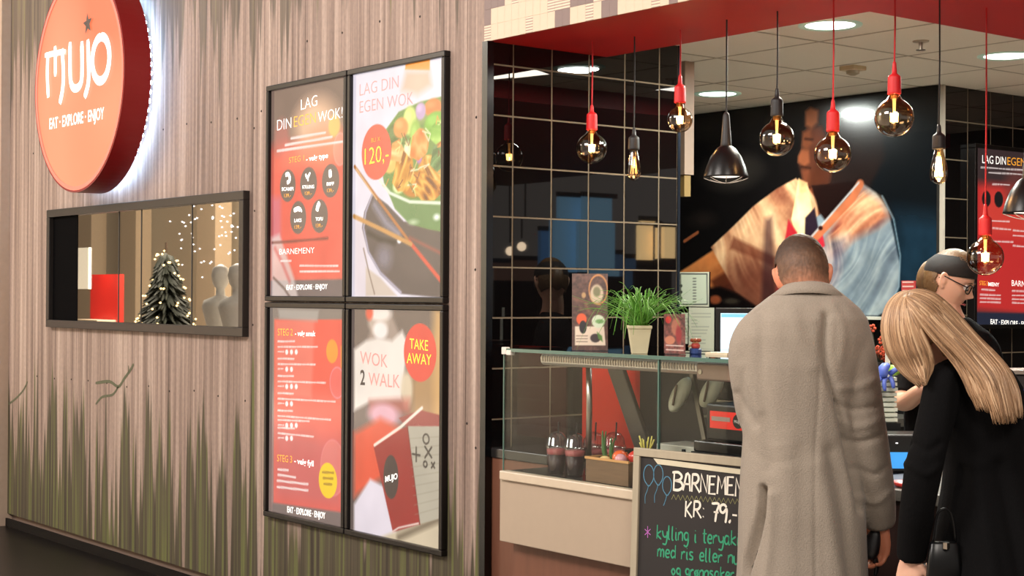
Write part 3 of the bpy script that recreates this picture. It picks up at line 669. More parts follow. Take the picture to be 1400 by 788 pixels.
# shirt
p.folds([(972, 338), (1000, 312), (1030, 282), (1062, 258), (1088, 244), (1104, 256), (1118, 275), (1120, 330), (1100, 420), (1050, 430), (1005, 398), (985, 362)], (104, 54, 38), (186, 132, 96), (226, 184, 140), 122, 13, 4, .006, 5, .75); p.ell(1040, 395, 50, 42, (92, 42, 30), .09, .75); p.ell(1098, 370, 20, 50, (60, 34, 40), .05, .6)
p.folds([(1112, 300), (1150, 272), (1178, 250), (1198, 264), (1214, 286), (1222, 320), (1230, 360), (1230, 392), (1216, 424), (1200, 432), (1110, 432)], (88, 98, 112), (122, 134, 143), (158, 166, 168), 62, 18, 11, .006, 7, .8)
p.folds([(1128, 330), (1150, 285), (1180, 258), (1205, 274), (1216, 296), (1200, 310), (1168, 326), (1140, 352), (1128, 352)], (110, 46, 40), (196, 122, 88), (244, 190, 144), 24, 20, 21, .03, 5, .9)
p.folds([(1118, 330), (1160, 322), (1150, 370), (1128, 432), (1104, 432)], (50, 52, 72), (110, 104, 118), (176, 158, 156), 80, 14, 31, .03, 4, 1.1, .8)
p.poly([(1110, 254), (1120, 290), (1134, 310), (1172, 268), (1170, 248), (1150, 250)], (26, 12, 10), .008)
p.folds([(1092, 244), (1104, 250), (1110, 285), (1106, 330), (1090, 330), (1082, 300), (1088, 268)], (150, 90, 54), (222, 176, 124), (248, 214, 160), 95, 12, 6, .005, 4, .9)
p.poly([(1078, 300), (1090, 318), (1087, 350), (1073, 330)], (170, 36, 44), .006); p.poly([(1101, 298), (1114, 284), (1120, 318), (1112, 345), (1100, 345)], (38, 26, 36), .006); p.poly([(1114, 322), (1124, 316), (1128, 336), (1112, 350)], (190, 40, 54), .006)
p.line([(1110, 330), (1138, 300), (1166, 270), (1176, 252)], .050, (188, 104, 68), .006); p.line([(1106, 328), (1134, 296), (1160, 266), (1174, 250)], .012, (180, 176, 176), .005)
p.ell(1122, 312, 3, 3, (50, 20, 16), .004)
p.poly([(1003, 324), (1060, 352), (1058, 364), (998, 340)], (92, 40, 26), .012, .65); p.poly([(1046, 300), (1056, 296), (1062, 430), (1040, 430)], (40, 20, 26), .02, .6); p.line([(1070, 345), (1064, 400)], .03, (160, 36, 50), .014, .6)
p.line([(1206, 268), (1222, 300), (1231, 350), (1229, 392), (1214, 424)], .008, (140, 166, 180), .004, .8)
p.poly([(985, 392), (1005, 400), (1050, 430), (1100, 424), (1110, 440), (926, 440), (926, 400)], (14, 9, 9), .012)
p.ell(978, 410, 8, 6, (140, 70, 42), .008); p.ell(1000, 412, 10, 4, (80, 70, 56), .008, .6)
p.mottle(14, .10, 5, (1, 1)); 
mu = empty('cook_mural', ((a0+a1)/2, YMu, b0), 'large wall photograph of a cook in a pale shirt on black', 'mural')
p.build('print', lambda a, b_: (a, YMu-.001, b_), vmat('satin_print', 0, .2, .1, .95, .4), mu)
MB().box((a0, YMu, b0), (a1, YM-.003, b1)).build('backing', M_black, mu)

# ================================================================== WALL MENU BOARD behind the till
XB = XT-.02+.035
def cs(px, py): q = onX(px, py, XB); return (q[1], q[2])
y0, z1 = cs(1331, 196); y1 = y0+.86; z0 = cs(1331, 450)[1]
rb = empty('wall_menu_board', (XB, (y0+y1)/2, z0), 'tall red and black menu board on the tiled wall behind the assistant', 'menu board')
mb = MB(); f = .022
for a, b_ in (((y0, z0), (y1, z0+f)), ((y0, z1-f), (y1, z1)), ((y0, z0+f), (y0+f, z1-f)), ((y1-f, z0+f), (y1, z1-f))): mb.box((XB-.033, a[0], a[1]), (XB+.012, b_[0], b_[1]))
mb.build('frame', M_pframe, rb, bevel=.003)
p = Print(y0+f-.001, y1-f+.001, z0+f-.001, z1-f+.001, 150, 180, cs, (62, 48, 48))
p.poly([(1334, 250), (1480, 262), (1480, 440), (1334, 425)], (196, 50, 48), .03); p.poly([(1345, 260), (1480, 270), (1480, 330), (1345, 320)], (214, 72, 58), .04, .7)
p.poly([(1330, 427), (1480, 430), (1480, 460), (1330, 460)], (40, 44, 60), .006); p.ell(1395, 260, 22, 30, (120, 60, 54), .03, .6)
for cx in (1348.6, 1365.4, 1383, 1401): p.ell(cx, 272+(cx-1348)*.05, 6, 11, (34, 30, 30), .002)
for a in ((1341, 229, 1420, 234), (1352, 236, 1420, 240), (1357, 252, 1380, 253), (1354, 302, 1380, 303), (1357, 312, 1382, 314), (1357, 330, 1385, 331), (1385, 315, 1420, 318), (1385, 322, 1420, 325), (1385, 336, 1420, 339), (1342, 396, 1360, 397), (1340, 403, 1368, 404), (1340, 408, 1368, 409), (1340, 413, 1368, 414), (1384, 398, 1420, 399), (1384, 404, 1420, 405), (1384, 409, 1420, 411), (1384, 414, 1420, 416)): tiny(p, *a, h=.9)
p.build('print', lambda a, b_: (XB, a, b_), M_print, rb)
def TB(s, x0, y0_, x1, y1_, hpx, m, bold=0.0):
    p0 = onX(x0, y0_, XB); p1 = onX(x1, y1_, XB); h = onX(x0, y0_-hpx, XB)[2]-p0[2]
    lettering(s, p0, p1, h, m, rb, (1, 0, 0), off=.0012, bold=bold)
TB('LAG DIN', 1342.7, 223, 1375, 225.5, 11, M_lpw); TB('EGEN', 1377, 225.7, 1402, 227.5, 11, M_lpo); TB('WOK!', 1405, 227.8, 1431, 229.5, 11, M_lpw)
TB('MENY', 1351, 391, 1366, 392, 5, M_lpw, .02); TB('STEG 3', 1339, 390, 1350, 390.6, 6, M_lpo); TB('BARNEMENY', 1383, 391, 1425, 394, 8, M_lpw); TB('EAT · EXPLORE · ENJOY', 1354, 443, 1412, 447, 6.5, M_lpw, .02)
# ================================================================== COUNTERS
M_wood = mat('dark_cherry_wood', (112, 70, 52), .5, 0, .22, 3, stretch=(14, 14, 1.2))
M_work = mat('black_worktop', (34, 32, 32), .25, 0, .1)
M_beige = mat('cream_laminate', (172, 153, 133), .45, 0, .03)
M_steel = mat('stainless', (168, 160, 150), .3, 1, .06, 20)
M_steel_d = mat('dull_steel', (120, 116, 108), .42, .8, .06, 20)
M_glass = glassmat('case_glass', (250, 253, 252), .45)
M_glass_e = mat('glass_edge', (70, 104, 94), .15, 0, .05, emit=(70, 104, 94), es=.05)
M_darkbox = mat('black_plastic', (16, 15, 15), .35)
side = empty('side_counter', (-4.65, .25, 0), 'wooden side counter with black worktop between tiled wall and glass case', 'counter')
MB().box((XT+.006, .025, 0), (-4.485, .60, .868)).build('cabinet', M_wood, side)
MB().box((XT+.006, .018, .868), (-4.482, .61, .905)).build('worktop', M_work, side, bevel=.003)
CX0, CX1, CY0, CY1, ZB, ZT = -4.47, -3.36, -.20, .45, .865, 1.308
case = empty('display_case', ((CX0+CX1)/2, .1, 0), 'glass food display case with cream front panel and steel lamp bar', 'display case')
MB().box((CX0, CY0+.05, 0), (CX1, CY1, .607)).build('base_cabinet', M_wood, case)
MB().box((CX0-.012, CY0-.005, .607), (CX1, CY1, .832)).build('front_panel', M_beige, case, bevel=.003)
MB().box((CX0, CY0-.018, .832), (CX1, CY0+.02, ZB)).build('front_rail', mat('pale_rail', (200, 183, 160), .35), case, bevel=.004)
MB().box((CX0, CY0+.022, .832), (CX1, CY1, ZB-.002)).build('case_floor', M_work, case)
xj = onY(900, 550, CY0)[0]
for a, b_ in ((CX0+.004, xj-.003), (xj+.003, CX1)): MB().box((a, CY0, ZB), (b_, CY0+.006, ZT-.012)).build('glass_front', M_glass, case)
MB().box((CX0, CY0, ZB), (CX0+.006, CY1, ZT-.012)).build('glass_side', M_glass, case)
MB().box((CX0, CY0-.004, ZT-.012), (CX1+.04, CY1, ZT)).build('glass_top', glassmat('smoked_glass', (150, 156, 160), 1.4, .01, .04), case)
mb = MB().box((xj-.003, CY0-.001, ZB), (xj+.003, CY0+.007, ZT-.012)).box((CX0-.001, CY0-.001, ZB), (CX0+.003, CY0+.003, ZT-.012))
for q in ((CX0, CY0-.006, ZT-.012, CX1+.04, CY0-.004, ZT),): mb.box(q[:3], q[3:])
mb.build('glass_edge', M_glass_e, case)
mb = MB().box((CX0-.004, CY0-.008, ZT-.022), (CX0+.022, CY0+.012, ZT+.004)).box((CX0+.024, CY0-.008, ZT-.024), (CX0+.05, CY0+.012, ZT-.006))
mb.build('glass_clip', mat('white_clip', (222, 214, 204), .4), case, bevel=.002)
# lamp bar: extruded profile, rounded front
prof = [(-.155, 1.252), (-.165, 1.262), (-.168, 1.28), (-.16, 1.292), (-.05, 1.292), (-.04, 1.282), (-.04, 1.262), (-.05, 1.252)]
MB().rings([[(x, y, z) for y, z in prof] for x in (-4.30, -3.52)]).build('lamp_bar', mat('bright_steel', (226, 216, 204), .36, .7, .06, 60), case, bevel=.002)
mb = MB()
for k in range(60): mb.box((-4.29+k*.0128, -.1695, 1.266), (-4.285+k*.0128, -.166, 1.286))
tag(mb.build('bar_slot', mat('slot_dark', (178, 164, 148), .5, .6), case), kind='stuff')
MB().box((-3.52, -.17, 1.235), (CX1+.02, -.03, 1.29)).build('lamp_end_block', mat('taupe_metal', (128, 108, 98), .35, .6), case, bevel=.006)
mb = MB(); mb.lathe([(.008, -.002), (.008, .0)], (-3.50, -.171, 1.262), 10, axis='y'); mb.build('screw', M_steel, case)
# braces
A = onY(842, 505, -.02); B_ = onY(889, 598, .10)
MB().bar((A[0], A[1], 1.252), (B_[0], B_[1], .90), .075, .02, up=(0, 1, 0)).build('brace', M_steel_d, case, bevel=.004)
A = onY(805, 503, -.05); MB().tube([(A[0], A[1], 1.252), (A[0]+.004, A[1], 1.1), (A[0], A[1], ZB)], .011, 10).build('post', M_steel, case, smooth=True)
A = onY(945, 535, .1); MB().bar((A[0], .1, 1.25), (A[0]+.10, .1, .9), .018, .012, up=(0, 1, 0)).build('brace', M_steel_d, case)
A = onY(793, 550, .44); B_ = onY(880, 550, .44)
tag(MB().box((A[0], .452, .906), (B_[0], .462, ZT-.02)).build('standing_board', mat('case_red', (206, 52, 34), .35)), 'bright red upright panel behind the left half of the glass case', 'panel')
MB().box((B_[0], .42, .87), (CX1, .45, ZT-.02)).build('dark_back_panel', mat('case_back', (34, 28, 26), .5), case)
for zz_ in (1.06, 1.12, 1.2): MB().box((-4.05, .38, zz_), (CX1, .44, zz_+.008)).build('rail', M_steel_d, case)
# back counter behind the case
bc = empty('back_counter', (-3.9, .6, 0), 'low dark counter behind the display case carrying the screen', 'counter')
MB().box((CX0, .47, 0), (CX1, .80, .86)).build('cabinet', M_darkbox, bc); MB().box((CX0, .465, .86), (CX1, .81, .90)).build('worktop', M_work, bc)
# items inside the case -------------------------------------------------------
brd = MB().box((-4.14, .25, ZB), (-3.86, .40, .965)).build('cutting_board', mat('white_board', (226, 220, 204), .5), bevel=.004)
tag(brd, 'thick white cutting board lying at the back of the glass case', 'cutting board')
def oval(pp, w, h, lab):  # solid ovals modelled in place of lamp reflections on the case glass
    r = empty('oval_reflection', pp, lab, 'lid', 'oval lamp reflections given shape in the case'); mb = MB()
    mb.rings([[(pp[0]+w*math.cos(a)*s, pp[1]-d, pp[2]+h*math.sin(a)*s) for a in np.linspace(0, 2*PI, 25)[:-1]] for s, d in ((1, 0), (.97, .012), (.8, .02), (.4, .026), (.05, .027))])
    for i, v in enumerate(mb.v): dx, dz = v[0]-pp[0], v[2]-pp[2]; mb.v[i] = (pp[0]+dx+dz*.55, v[1], pp[2]+dz)
    mb.build('dome', mat('reflection_pale', (226, 228, 204), .4, 0, .15, 16), r, smooth=True)
    MB().tube([(pp[0]-.02*.5, pp[1]-.029, pp[2]-.035), (pp[0]+.012, pp[1]-.032, pp[2]+.035)], .004, 6).build('handle', mat('reflection_bar', (130, 112, 96), .5), r)
oval(P(931, 540, 5.35), .038, .062, 'pale oval made for a lamp reflection, left of the other, behind the case glass')
oval(P(974, 535, 5.25), .042, .058, 'pale oval made for a lamp reflection above the black till box')
tbx = empty('till_box', (-3.5, 0, ZB), 'black box with red label and round badge at right end of case', 'till')
MB().box((-3.585, -.06, 1.035), (-3.37, .22, 1.155)).build('body', M_darkbox, tbx, bevel=.008)
MB().box((-3.60, -.10, 1.0), (-3.365, .24, 1.035)).build('tray', mat('black_tray', (24, 22, 22), .2), tbx, bevel=.004)
MB().box((-3.60, -.11, .867), (-3.365, .24, 1.0)).build('plinth', mat('grey_plinth', (44, 42, 42), .4), tbx)
A = onY(971, 585, -.061); z_ = A[2]; lx = A[0]
MB().box((lx, -.0625, z_), (-3.372, -.060, z_+.055)).build('label', mat('label_red', (214, 40, 30), .4, emit=(214, 40, 30), es=.12), tbx)
MB().box((lx+.008, -.064, z_+.024), (lx+.09, -.0625, z_+.038)).build('label_strip', mat('label_grey', (150, 130, 120), .5), tbx)
MB().lathe([(.023, 0), (.023, .0015)], (lx+.125, -.0642, z_+.028), 20, axis='y').build('badge', M_darkbox, tbx)
lettering('MUJO', (lx+.110, -.0645, z_+.023), (lx+.140, -.0645, z_+.023), .009, mat('ink_white', (235, 230, 225), .5), tbx, (0, -1, 0))
# tongs
for k, (px, t) in enumerate(((906, 5.1), (917, 5.08), (937, 5.05))):
    q = P(px, 615, t); o = empty('tongs', (q[0], q[1], ZB), ('black tongs handle standing leftmost behind the chalkboard', 'black tongs handle standing in the middle behind the chalkboard', 'tallest black tongs handle standing behind the chalkboard')[k], 'tongs', 'tongs in the case')
    for s in (-1, 1): MB().tube([(q[0]+s*.004, q[1], ZB), (q[0]+s*.012, q[1], ZB+.06), (q[0]-.008+s*.003, q[1], .985+.01*k)], [.004, .005, .0045], 6).build('arm', M_darkbox, o, smooth=True)
# cups of berries with domed lids
M_plas = glassmat('clear_plastic', (240, 236, 236), 1.6, .03, .05)
M_berry = mat('berries', (48, 22, 30), .4, 0, .7, 60, bump=.5)
M_pink = mat('pink_cream', (196, 104, 104), .5, 0, .2, 50)
cups = [(761, -.115, 'front row, leftmost cup of berries with domed lid'), (786, -.10, 'front row, second cup of berries with domed lid'), (812, -.01, 'cup of berries with domed lid directly behind basket left end'), (840, .05, 'cup of berries with domed lid behind middle of basket')]
cup0 = None
for k, (px, yy, lab) in enumerate(cups):
    q = onY(px, 640, yy); c = (q[0], yy, ZB)
    if cup0 is None:
        cup0 = empty('dessert_cup', c, lab, 'cup', 'cups of berries in the case')
        MB().lathe([(.028, .0), (.038, .094), (.040, .096), (.037, .094), (.0365, .09)], c, 24, cap=False).build('cup', M_plas, cup0, smooth=True)
        MB().lathe([(.0265, .002), (.0345, .07), (.001, .072)], c, 20).build('berry_layer', M_berry, cup0, smooth=True)
        MB().lathe([(.0347, .07), (.036, .088), (.02, .091), (.001, .092)], c, 20).build('cream_layer', M_pink, cup0, smooth=True)
        MB().lathe([(.041, .094), (.042, .098), (.038, .104), (.034, .128), (.022, .145), (.008, .150), (.001, .1505)], c, 24, cap=False).build('dome_lid', M_plas, cup0, smooth=True)
        MB().tube([(c[0]+.006, c[1], c[2]+.12), (c[0]+.010, c[1], c[2]+.185)], .0028, 6).build('spoon_handle', M_darkbox, cup0)
        base = c
    else:
        r = cup0.copy(); COL.objects.link(r); r['label'] = lab; r.location = c
        for ch in list(cup0.children):
            d = ch.copy(); COL.objects.link(d); d.parent = r; d.matrix_parent_inverse = ch.matrix_parent_inverse.copy()
# vegetable crate
q0 = onY(801, 640, -.165); q1x = q0[0]+.215
crate = empty('vegetable_crate', (q0[0]+.1, -.12, ZB), 'brown wooden crate of vegetables behind case glass', 'crate')
M_crate = mat('crate_wood', (112, 84, 60), .7, 0, .3, 4, stretch=(3, 3, 30))
x0_, x1_, ya, yb, zc = q0[0], q1x, -.165, -.045, .945
MB().box((x0_, ya, ZB), (x1_, ya+.008, zc)).build('side', M_crate, crate); MB().box((x0_, yb-.008, ZB), (x1_, yb, zc)).build('side', M_crate, crate)
MB().box((x0_, ya+.008, ZB), (x0_+.008, yb-.008, zc)).build('end', M_crate, crate); MB().box((x1_-.008, ya+.008, ZB), (x1_, yb-.008, zc)).build('end', M_crate, crate)
MB().box((x0_+.008, ya+.008, ZB), (x1_-.008, yb-.008, .92)).build('filling', mat('straw', (150, 110, 66), .8, 0, .3, 60), crate)
mb = MB(); mb.cur = 0
for s0, s1 in (((x0_-.003, ya-.003), (x1_+.003, ya+.004)), ((x0_-.003, ya), (x0_+.004, yb))): mb.box((s0[0], s0[1], zc-.004), (s1[0], s1[1], zc+.004))
mb.build('rim', mat('pale_rim', (206, 150, 92), .6), crate)
def veg(name, fn, m, lab, cat, group=None): o = fn(); o = o.build(name, m, smooth=True); tag(o, lab, cat, group); return o
veg('tomato', lambda: MB().sphere((x0_+.125, -.12, .952), .028, 14, 10, (1, 1, .9)), mat('tomato_orange', (232, 96, 44), .25, coat=.5), 'round orange tomato in the middle of crate', 'tomato')
veg('tomato', lambda: MB().sphere((x0_+.178, -.10, .955), .026, 14, 10, (1, 1, .9)), mat('tomato_red', (206, 52, 38), .25, coat=.5), 'round red tomato at right end of crate', 'tomato')
veg('onion', lambda: MB().sphere((x0_+.155, -.145, .948), .021, 14, 10), mat('onion_pink', (214, 150, 160), .3), 'small pinkish onion in front of the tomatoes', 'onion')
veg('carrot', lambda: MB().tube([(x0_+.03, -.11, .938), (x0_+.08, -.10, .946), (x0_+.12, -.085, .955)], [.004, .011, .014], 10), mat('carrot', (226, 124, 50), .5), 'orange carrot lying across left end of crate', 'carrot')
veg('pepper', lambda: MB().sphere((x0_+.07, -.14, .94), .018, 12, 8, (1.3, 1, .8)), mat('pepper_cream', (226, 190, 130), .4), 'small pale yellow pepper at left end of crate', 'pepper')
for k, (dx, hz, dd, lab) in enumerate(((.045, .105, -.022, 'tall green leaf standing up from the crate, left'), (.078, .085, -.01, 'short dark green leaf standing in the crate, right'))):
    b0_ = np.array([x0_+dx, -.115, .93]); mb = MB()
    for w, px_ in ((.011, 0), (.009, .006)):
        pts = [b0_+np.array([px_, 0, 0]), b0_+np.array([dd*.5+px_, 0, hz*.5]), b0_+np.array([dd+px_*3, .005, hz])]
        mb.tube(smooth_line(pts, 4), [w*(1-abs(i/8-.35)*1.1) for i in range(9)], 6, flat=.25)
    tag(mb.build('leek_leaf', mat('leek_green', (70, 110, 52), .4), smooth=True), lab, 'leaf', 'leaves in the crate')
q = onY(884, 607, -.13)
mb = MB()
for k in range(9):
    a = k*.7; b0_ = np.array([q[0], q[1], .93]); mb.tube(smooth_line([b0_, b0_+np.array([.01*math.cos(a), .01*math.sin(a), .05]), b0_+np.array([.03*math.cos(a), .02*math.sin(a), .085+.01*(k % 3)])], 3), .0028, 5)
sp_ = tag(mb.build('bean_sprout', mat('sprout_yellow', (206, 190, 90), .5), smooth=True), 'bunch of yellow sprouts rising behind the chalkboard corner', 'sprouts'); sp_['kind'] = 'stuff'
tag(MB().lathe([(.02, 0), (.028, .07), (.026, .07), (.019, .004)], (q[0], q[1], ZB), 16).build('beaker', M_darkbox), 'small black beaker holding the sprouts', 'beaker')
# ------------------------------------------------------------------ things on the case top
def card(name, px0, px1, py0, py1, t, lab, paint, cat='card', tilt=.02, nu=60, nv=100):
    c = P((px0+px1)/2, py1, t); rx = np.array([R_[0], R_[1], 0]); rx /= np.linalg.norm(rx); w = (px1-px0)/F*t/2; h = (py1-py0)/F*t
    nn = np.array([-_f[0], -_f[1], 0]); nn /= np.linalg.norm(nn); base = np.array([c[0], c[1], ZT+.001]); up = np.array([0, 0, 1.])-nn*.12; up /= np.linalg.norm(up)
    r = empty(name, base, lab, cat)
    pr = Print(-w, w, 0, h, nu, nv, lambda x, y: ((x-(px0+px1)/2)/F*t, (py1-y)/F*t))
    paint(pr); fn = lambda a, b_: tuple(base+rx*a+up*b_+nn*.002)
    pr.build('print', fn, vmat('card_print', .04, .35, 0, 1.15), r)
    qd = [base+rx*s+up*v for s, v in ((-w, 0), (w, 0), (w, h), (-w, h))]
    MB().hexa([x_-nn*.003 for x_ in qd], [x_+nn*.001 for x_ in qd]).build('board', mat('card_edge', (120, 92, 80), .5), r)
    q2 = [base+rx*s+nn*d for s, d in ((-w, -.04), (w, -.04), (w, .02), (-w, .02))]
    MB().hexa(q2, [x_+np.array([0, 0, .004]) for x_ in q2]).build('foot', M_plas if name == 'menu_card' else M_darkbox, r)
    return r
def paint1(p):
    p.C[:] = (84, 58, 50); p.mottle(90, .35, 3)
    p.poly([(786, 443), (826, 443), (828, 469), (786, 469)], (214, 196, 176), .0015)
    p.ell(818, 392, 12.5, 20, (206, 140, 80), .002, 1, .002); p.ell(816, 398, 9, 13, (196, 176, 150), .003); p.ell(816, 395, 5, 7, (120, 116, 84), .003); p.ell(798, 400, 3, 4, (176, 140, 96), .002)
    p.ell(795, 433, 7, 8, (216, 88, 48), .002); p.ell(818, 436, 9, 9, (196, 206, 180), .002); p.ell(820, 436, 6, 3, (110, 150, 90), .002); p.ell(797, 444, 5, 9, (36, 30, 34), .001); p.ell(814, 459, 7, 6, (62, 50, 50), .002)
    p.poly([(816, 450), (823, 456), (824, 464), (818, 460)], (84, 124, 60), .002)
    for y in (456, 460, 464): tiny(p, 788, y, 803, y, .35, (90, 70, 60))
    p.line([(785, 405), (800, 410), (806, 425)], .01, (140, 96, 70), .005, .6)
card('menu_card', 782, 831, 370, 476, 5.46, 'tall brown menu card with bowl photo, leftmost on the glass top', paint1)
def paint2(p):
    p.C[:] = (110, 62, 54); p.mottle(120, .4, 5)
    p.ell(914, 435, 4, 5, (214, 52, 44), .001); p.ell(924, 445, 6, 12, (196, 120, 90), .003, .8); p.ell(916, 463, 7, 6, (190, 120, 90), .002); p.ell(928, 455, 4, 12, (150, 40, 40), .003)
    for y in (470, 476): tiny(p, 911, y, 934, y+1, .55, (226, 206, 196))
card('menu_card', 908, 937, 427, 482, 5.17, 'small dark red photo card right of the grass pot', paint2)
# grass pot
pot = empty('potted_grass', (0, 0, 0)); c = P(874, 485, 5.22); pot.location = (c[0], c[1], ZT); tag(pot, 'spiky green grass plant in a square cream pot on the glass top', 'plant')
mb = MB(); a_ = .9
def sqr(w, z): return [(c[0]+w*math.cos(a_+PI/4+k*PI/2), c[1]+w*math.sin(a_+PI/4+k*PI/2), z) for k in range(4)]
mb.rings([sqr(.036, ZT), sqr(.052, ZT+.082), sqr(.056, ZT+.084), sqr(.056, ZT+.094), sqr(.050, ZT+.094), sqr(.049, ZT+.085)])
mb.build('pot', mat('cream_pot', (206, 196, 160), .55), pot, bevel=.002)
gr = mat('grass_green', (100, 158, 56), .45, 0, .35, 8)
rg = random.Random(2); mesh_parts = MB()
nblade = 140
for k in range(nblade):
    az = rg.uniform(0, 2*PI); out = rg.uniform(.0, 1)**.55*.20; hh_ = rg.uniform(.10, .17)*(1-.35*(out/.155)); b0_ = np.array([c[0]+rg.uniform(-.024, .024), c[1]+rg.uniform(-.024, .024), ZT+.088])
    d = np.array([math.cos(az), math.sin(az), 0]); droop = rg.uniform(-.05, .04)*(out/.155)-(.09 if rg.random() < .22 else 0)
    pts = [b0_, b0_+d*out*.35+np.array([0, 0, hh_*.62]), b0_+d*out*.75+np.array([0, 0, hh_*.95]), b0_+d*out*1.1+np.array([0, 0, hh_*.95+droop])]
    w = rg.uniform(.0028, .0052)
    mesh_parts.tube(smooth_line(pts, 3), [w*(1-.8*(i/9)) for i in range(10)], 4, flat=.35)
tag(mesh_parts.build('grass_blade', gr, pot, smooth=True), kind='stuff')
# ornament
c = P(951, 478, 5.2); orn = empty('ornament', (c[0], c[1], ZT), 'small red haired figurine on a blue base beside the photo card', 'ornament')
MB().lathe([(.018, 0), (.02, .003), (.02, .016), (.017, .019)], (c[0], c[1], ZT), 14).build('base', mat('blue_base', (40, 64, 120), .4), orn)
MB().lathe([(.013, .018), (.016, .028), (.012, .036)], (c[0], c[1], ZT), 12).build('body', mat('orn_red', (170, 60, 50), .5), orn, smooth=True)
MB().sphere((c[0], c[1], ZT+.042), .011, 12, 8).build('head', mat('orn_skin', (224, 180, 140), .5), orn, smooth=True)
mb = MB()
for k in range(7): a = k*.9; mb.sphere((c[0]+.013*math.cos(a), c[1]+.013*math.sin(a), ZT+.046), .0065, 8, 6)
tag(mb.build('hair', mat('orn_hair', (150, 70, 36), .7), orn, smooth=True), kind='stuff')
MB().tube([(c[0]-.016, c[1], ZT+.03), (c[0]-.028, c[1]-.004, ZT+.024)], .004, 6).build('arm', mat('orn_skin', (224, 180, 140), .5), orn)
# flat white holder beside it
q = P(985, 476, 5.15); tag(MB().box((q[0]-.05, q[1]-.02, ZT), (q[0]+.05, q[1]+.03, ZT+.008)).build('paper_pad', mat('pad', (214, 200, 170), .6)), 'thin cream paper pad on the glass top at the coat', 'pad')
# screen
def facing(px, py, t): q = P(px, py, t); rx = np.array([R_[0], R_[1], 0]); rx /= np.linalg.norm(rx); nn = np.array([-_f[0], -_f[1], 0]); nn /= np.linalg.norm(nn); return q, rx, nn
q, rx, nn = facing(979, 421, 5.75); w, h = .33, .205; up = np.array([0, 0, 1.])
mon = empty('till_screen', (q[0], q[1], .90), 'black framed till screen glowing pale blue behind the grey coat', 'screen')
def slab(o_, w0, w1, h0, h1, d0, d1): return [[o_+rx*a+up*b_+nn*d for a, b_, d in ((w0, h0, dd), (w1, h0, dd), (w1, h1, dd), (w0, h1, dd))] for dd in (d0, d1)]
o_ = np.array([q[0], q[1], q[2]-h]); s = slab(o_, 0, w, 0, h, -.03, 0); MB().hexa(*s).build('frame', M_darkbox, mon, bevel=.004)
s = slab(o_, .017, w-.017, .03, h-.02, 0, .0015); MB().hexa(*s).build('display', mat('blue_white_display', (190, 222, 244), .3, emit=(196, 226, 246), es=.95), mon)
s = slab(o_, .019, w-.019, h-.035, h-.022, .0016, .002); MB().hexa(*s).build('toolbar', mat('display_blue', (110, 170, 220), .3, emit=(110, 176, 224), es=.8), mon)
s = slab(o_, w/2-.02, w/2+.02, 0.02, .06, -.05, -.03); mm = o_+rx*w/2-nn*.05
MB().tube([mm+up*.06, (mm[0], mm[1], .91)], .014, 10).build('stand', M_darkbox, mon); MB().lathe([(.08, 0), (.075, .012), (.02, .016)], (mm[0], mm[1], .90), 24).build('foot', M_darkbox, mon)
# sheets on the wall below the mural's left part
def sheet(px0, px1, py0, py1, lab, border, seed, name='notice_sheet'):
    a, b_ = cm(px0, py1), cm(px1, py0); r = empty(name, ((a[0]+b_[0])/2, YM-.05, a[1]), lab, 'notice')
    pr = Print(a[0], b_[0], a[1], b_[1], 50, 60, cm, (206, 202, 180))
    if border: m_ = 2; pr.poly([(px0+m_, py0+m_), (px1-m_, py0+m_), (px1-m_, py1-m_), (px0+m_, py1-m_)], (40, 44, 40), .001); pr.poly([(px0+m_+1.5, py0+m_+1.5), (px1-m_-1.5, py0+m_+1.5), (px1-m_-1.5, py1-m_-1.5), (px0+m_+1.5, py1-m_-1.5)], (202, 206, 184), .001)
    if border:
        for y in (391, 399.5, 408): pr.ell(933.5, y, 1.8, 2.2, (50, 54, 44), .002)
        for y in np.arange(381, 415, 4): pr.line([(950, y), (954, y)], .006, (90, 90, 80), .002)
    else:
        rr = random.Random(seed)
        for y in np.arange(py0+8, py1-4, 4.5): pr.line([(px0+4, y), (px0+rr.uniform(10, px1-px0-4), y)], .006, (160, 156, 140), .002, .7)
    pr.build('paper', lambda u, v: (u, YM-.05, v), vmat('paper_print', .0, .6, 0, 1.3), r)
    MB().box((a[0], YM-.0495, a[1]), (b_[0], YM-.039, b_[1])).build('backing', M_darkbox, r)
sheet(930, 972, 372, 419, 'white framed notice sheet with three dots, upper of the pair', True, 1)
sheet(944, 979, 421, 476, 'plain white notice sheet hanging below the framed one', False, 2)
sheet(934, 943, 428, 470, 'narrow white notice strip left of the plain sheet', False, 3)
tag(MB().box((cm(926, 500)[0], YM-.03, .9), (cm(926, 500)[0]+.02, YM-.012, 1.2)).build('trim_4', M_darkbox), kind='structure')
a, b_ = cm(1235, 402), cm(1253, 384); r = empty('notice_sign', (a[0], YM-.05, a[1]), 'small red and white notice at the mural right edge', 'notice')
MB().box((a[0], YM-.05, a[1]), (b_[0], YM-.039, b_[1])).build('plate', mat('notice_red', (176, 60, 56), .5), r)
for k in range(3): MB().box((a[0]+.006, YM-.051, a[1]+.012+.022*k), (b_[0]-.006, YM-.05, a[1]+.02+.022*k)).build('stripe', mat('notice_white', (206, 170, 160), .5), r)
# hanging duct at the far left of the alcove
q = P(938, 150, 7.2); dk = empty('hanging_duct', (q[0], q[1], 2.06), 'narrow beige boxed duct hanging beside the tiled wall end', 'duct')
MB().box((q[0]-.03, q[1]-.03, 2.06), (q[0]+.022, q[1]+.03, ZC)).build('shaft', mat('duct_beige', (164, 140, 122), .5), dk); MB().box((q[0]-.025, q[1]-.02, 1.96), (q[0]+.012, q[1]+.02, 2.058)).build('lower_box', mat('duct_yellow', (150, 122, 70), .6), dk)
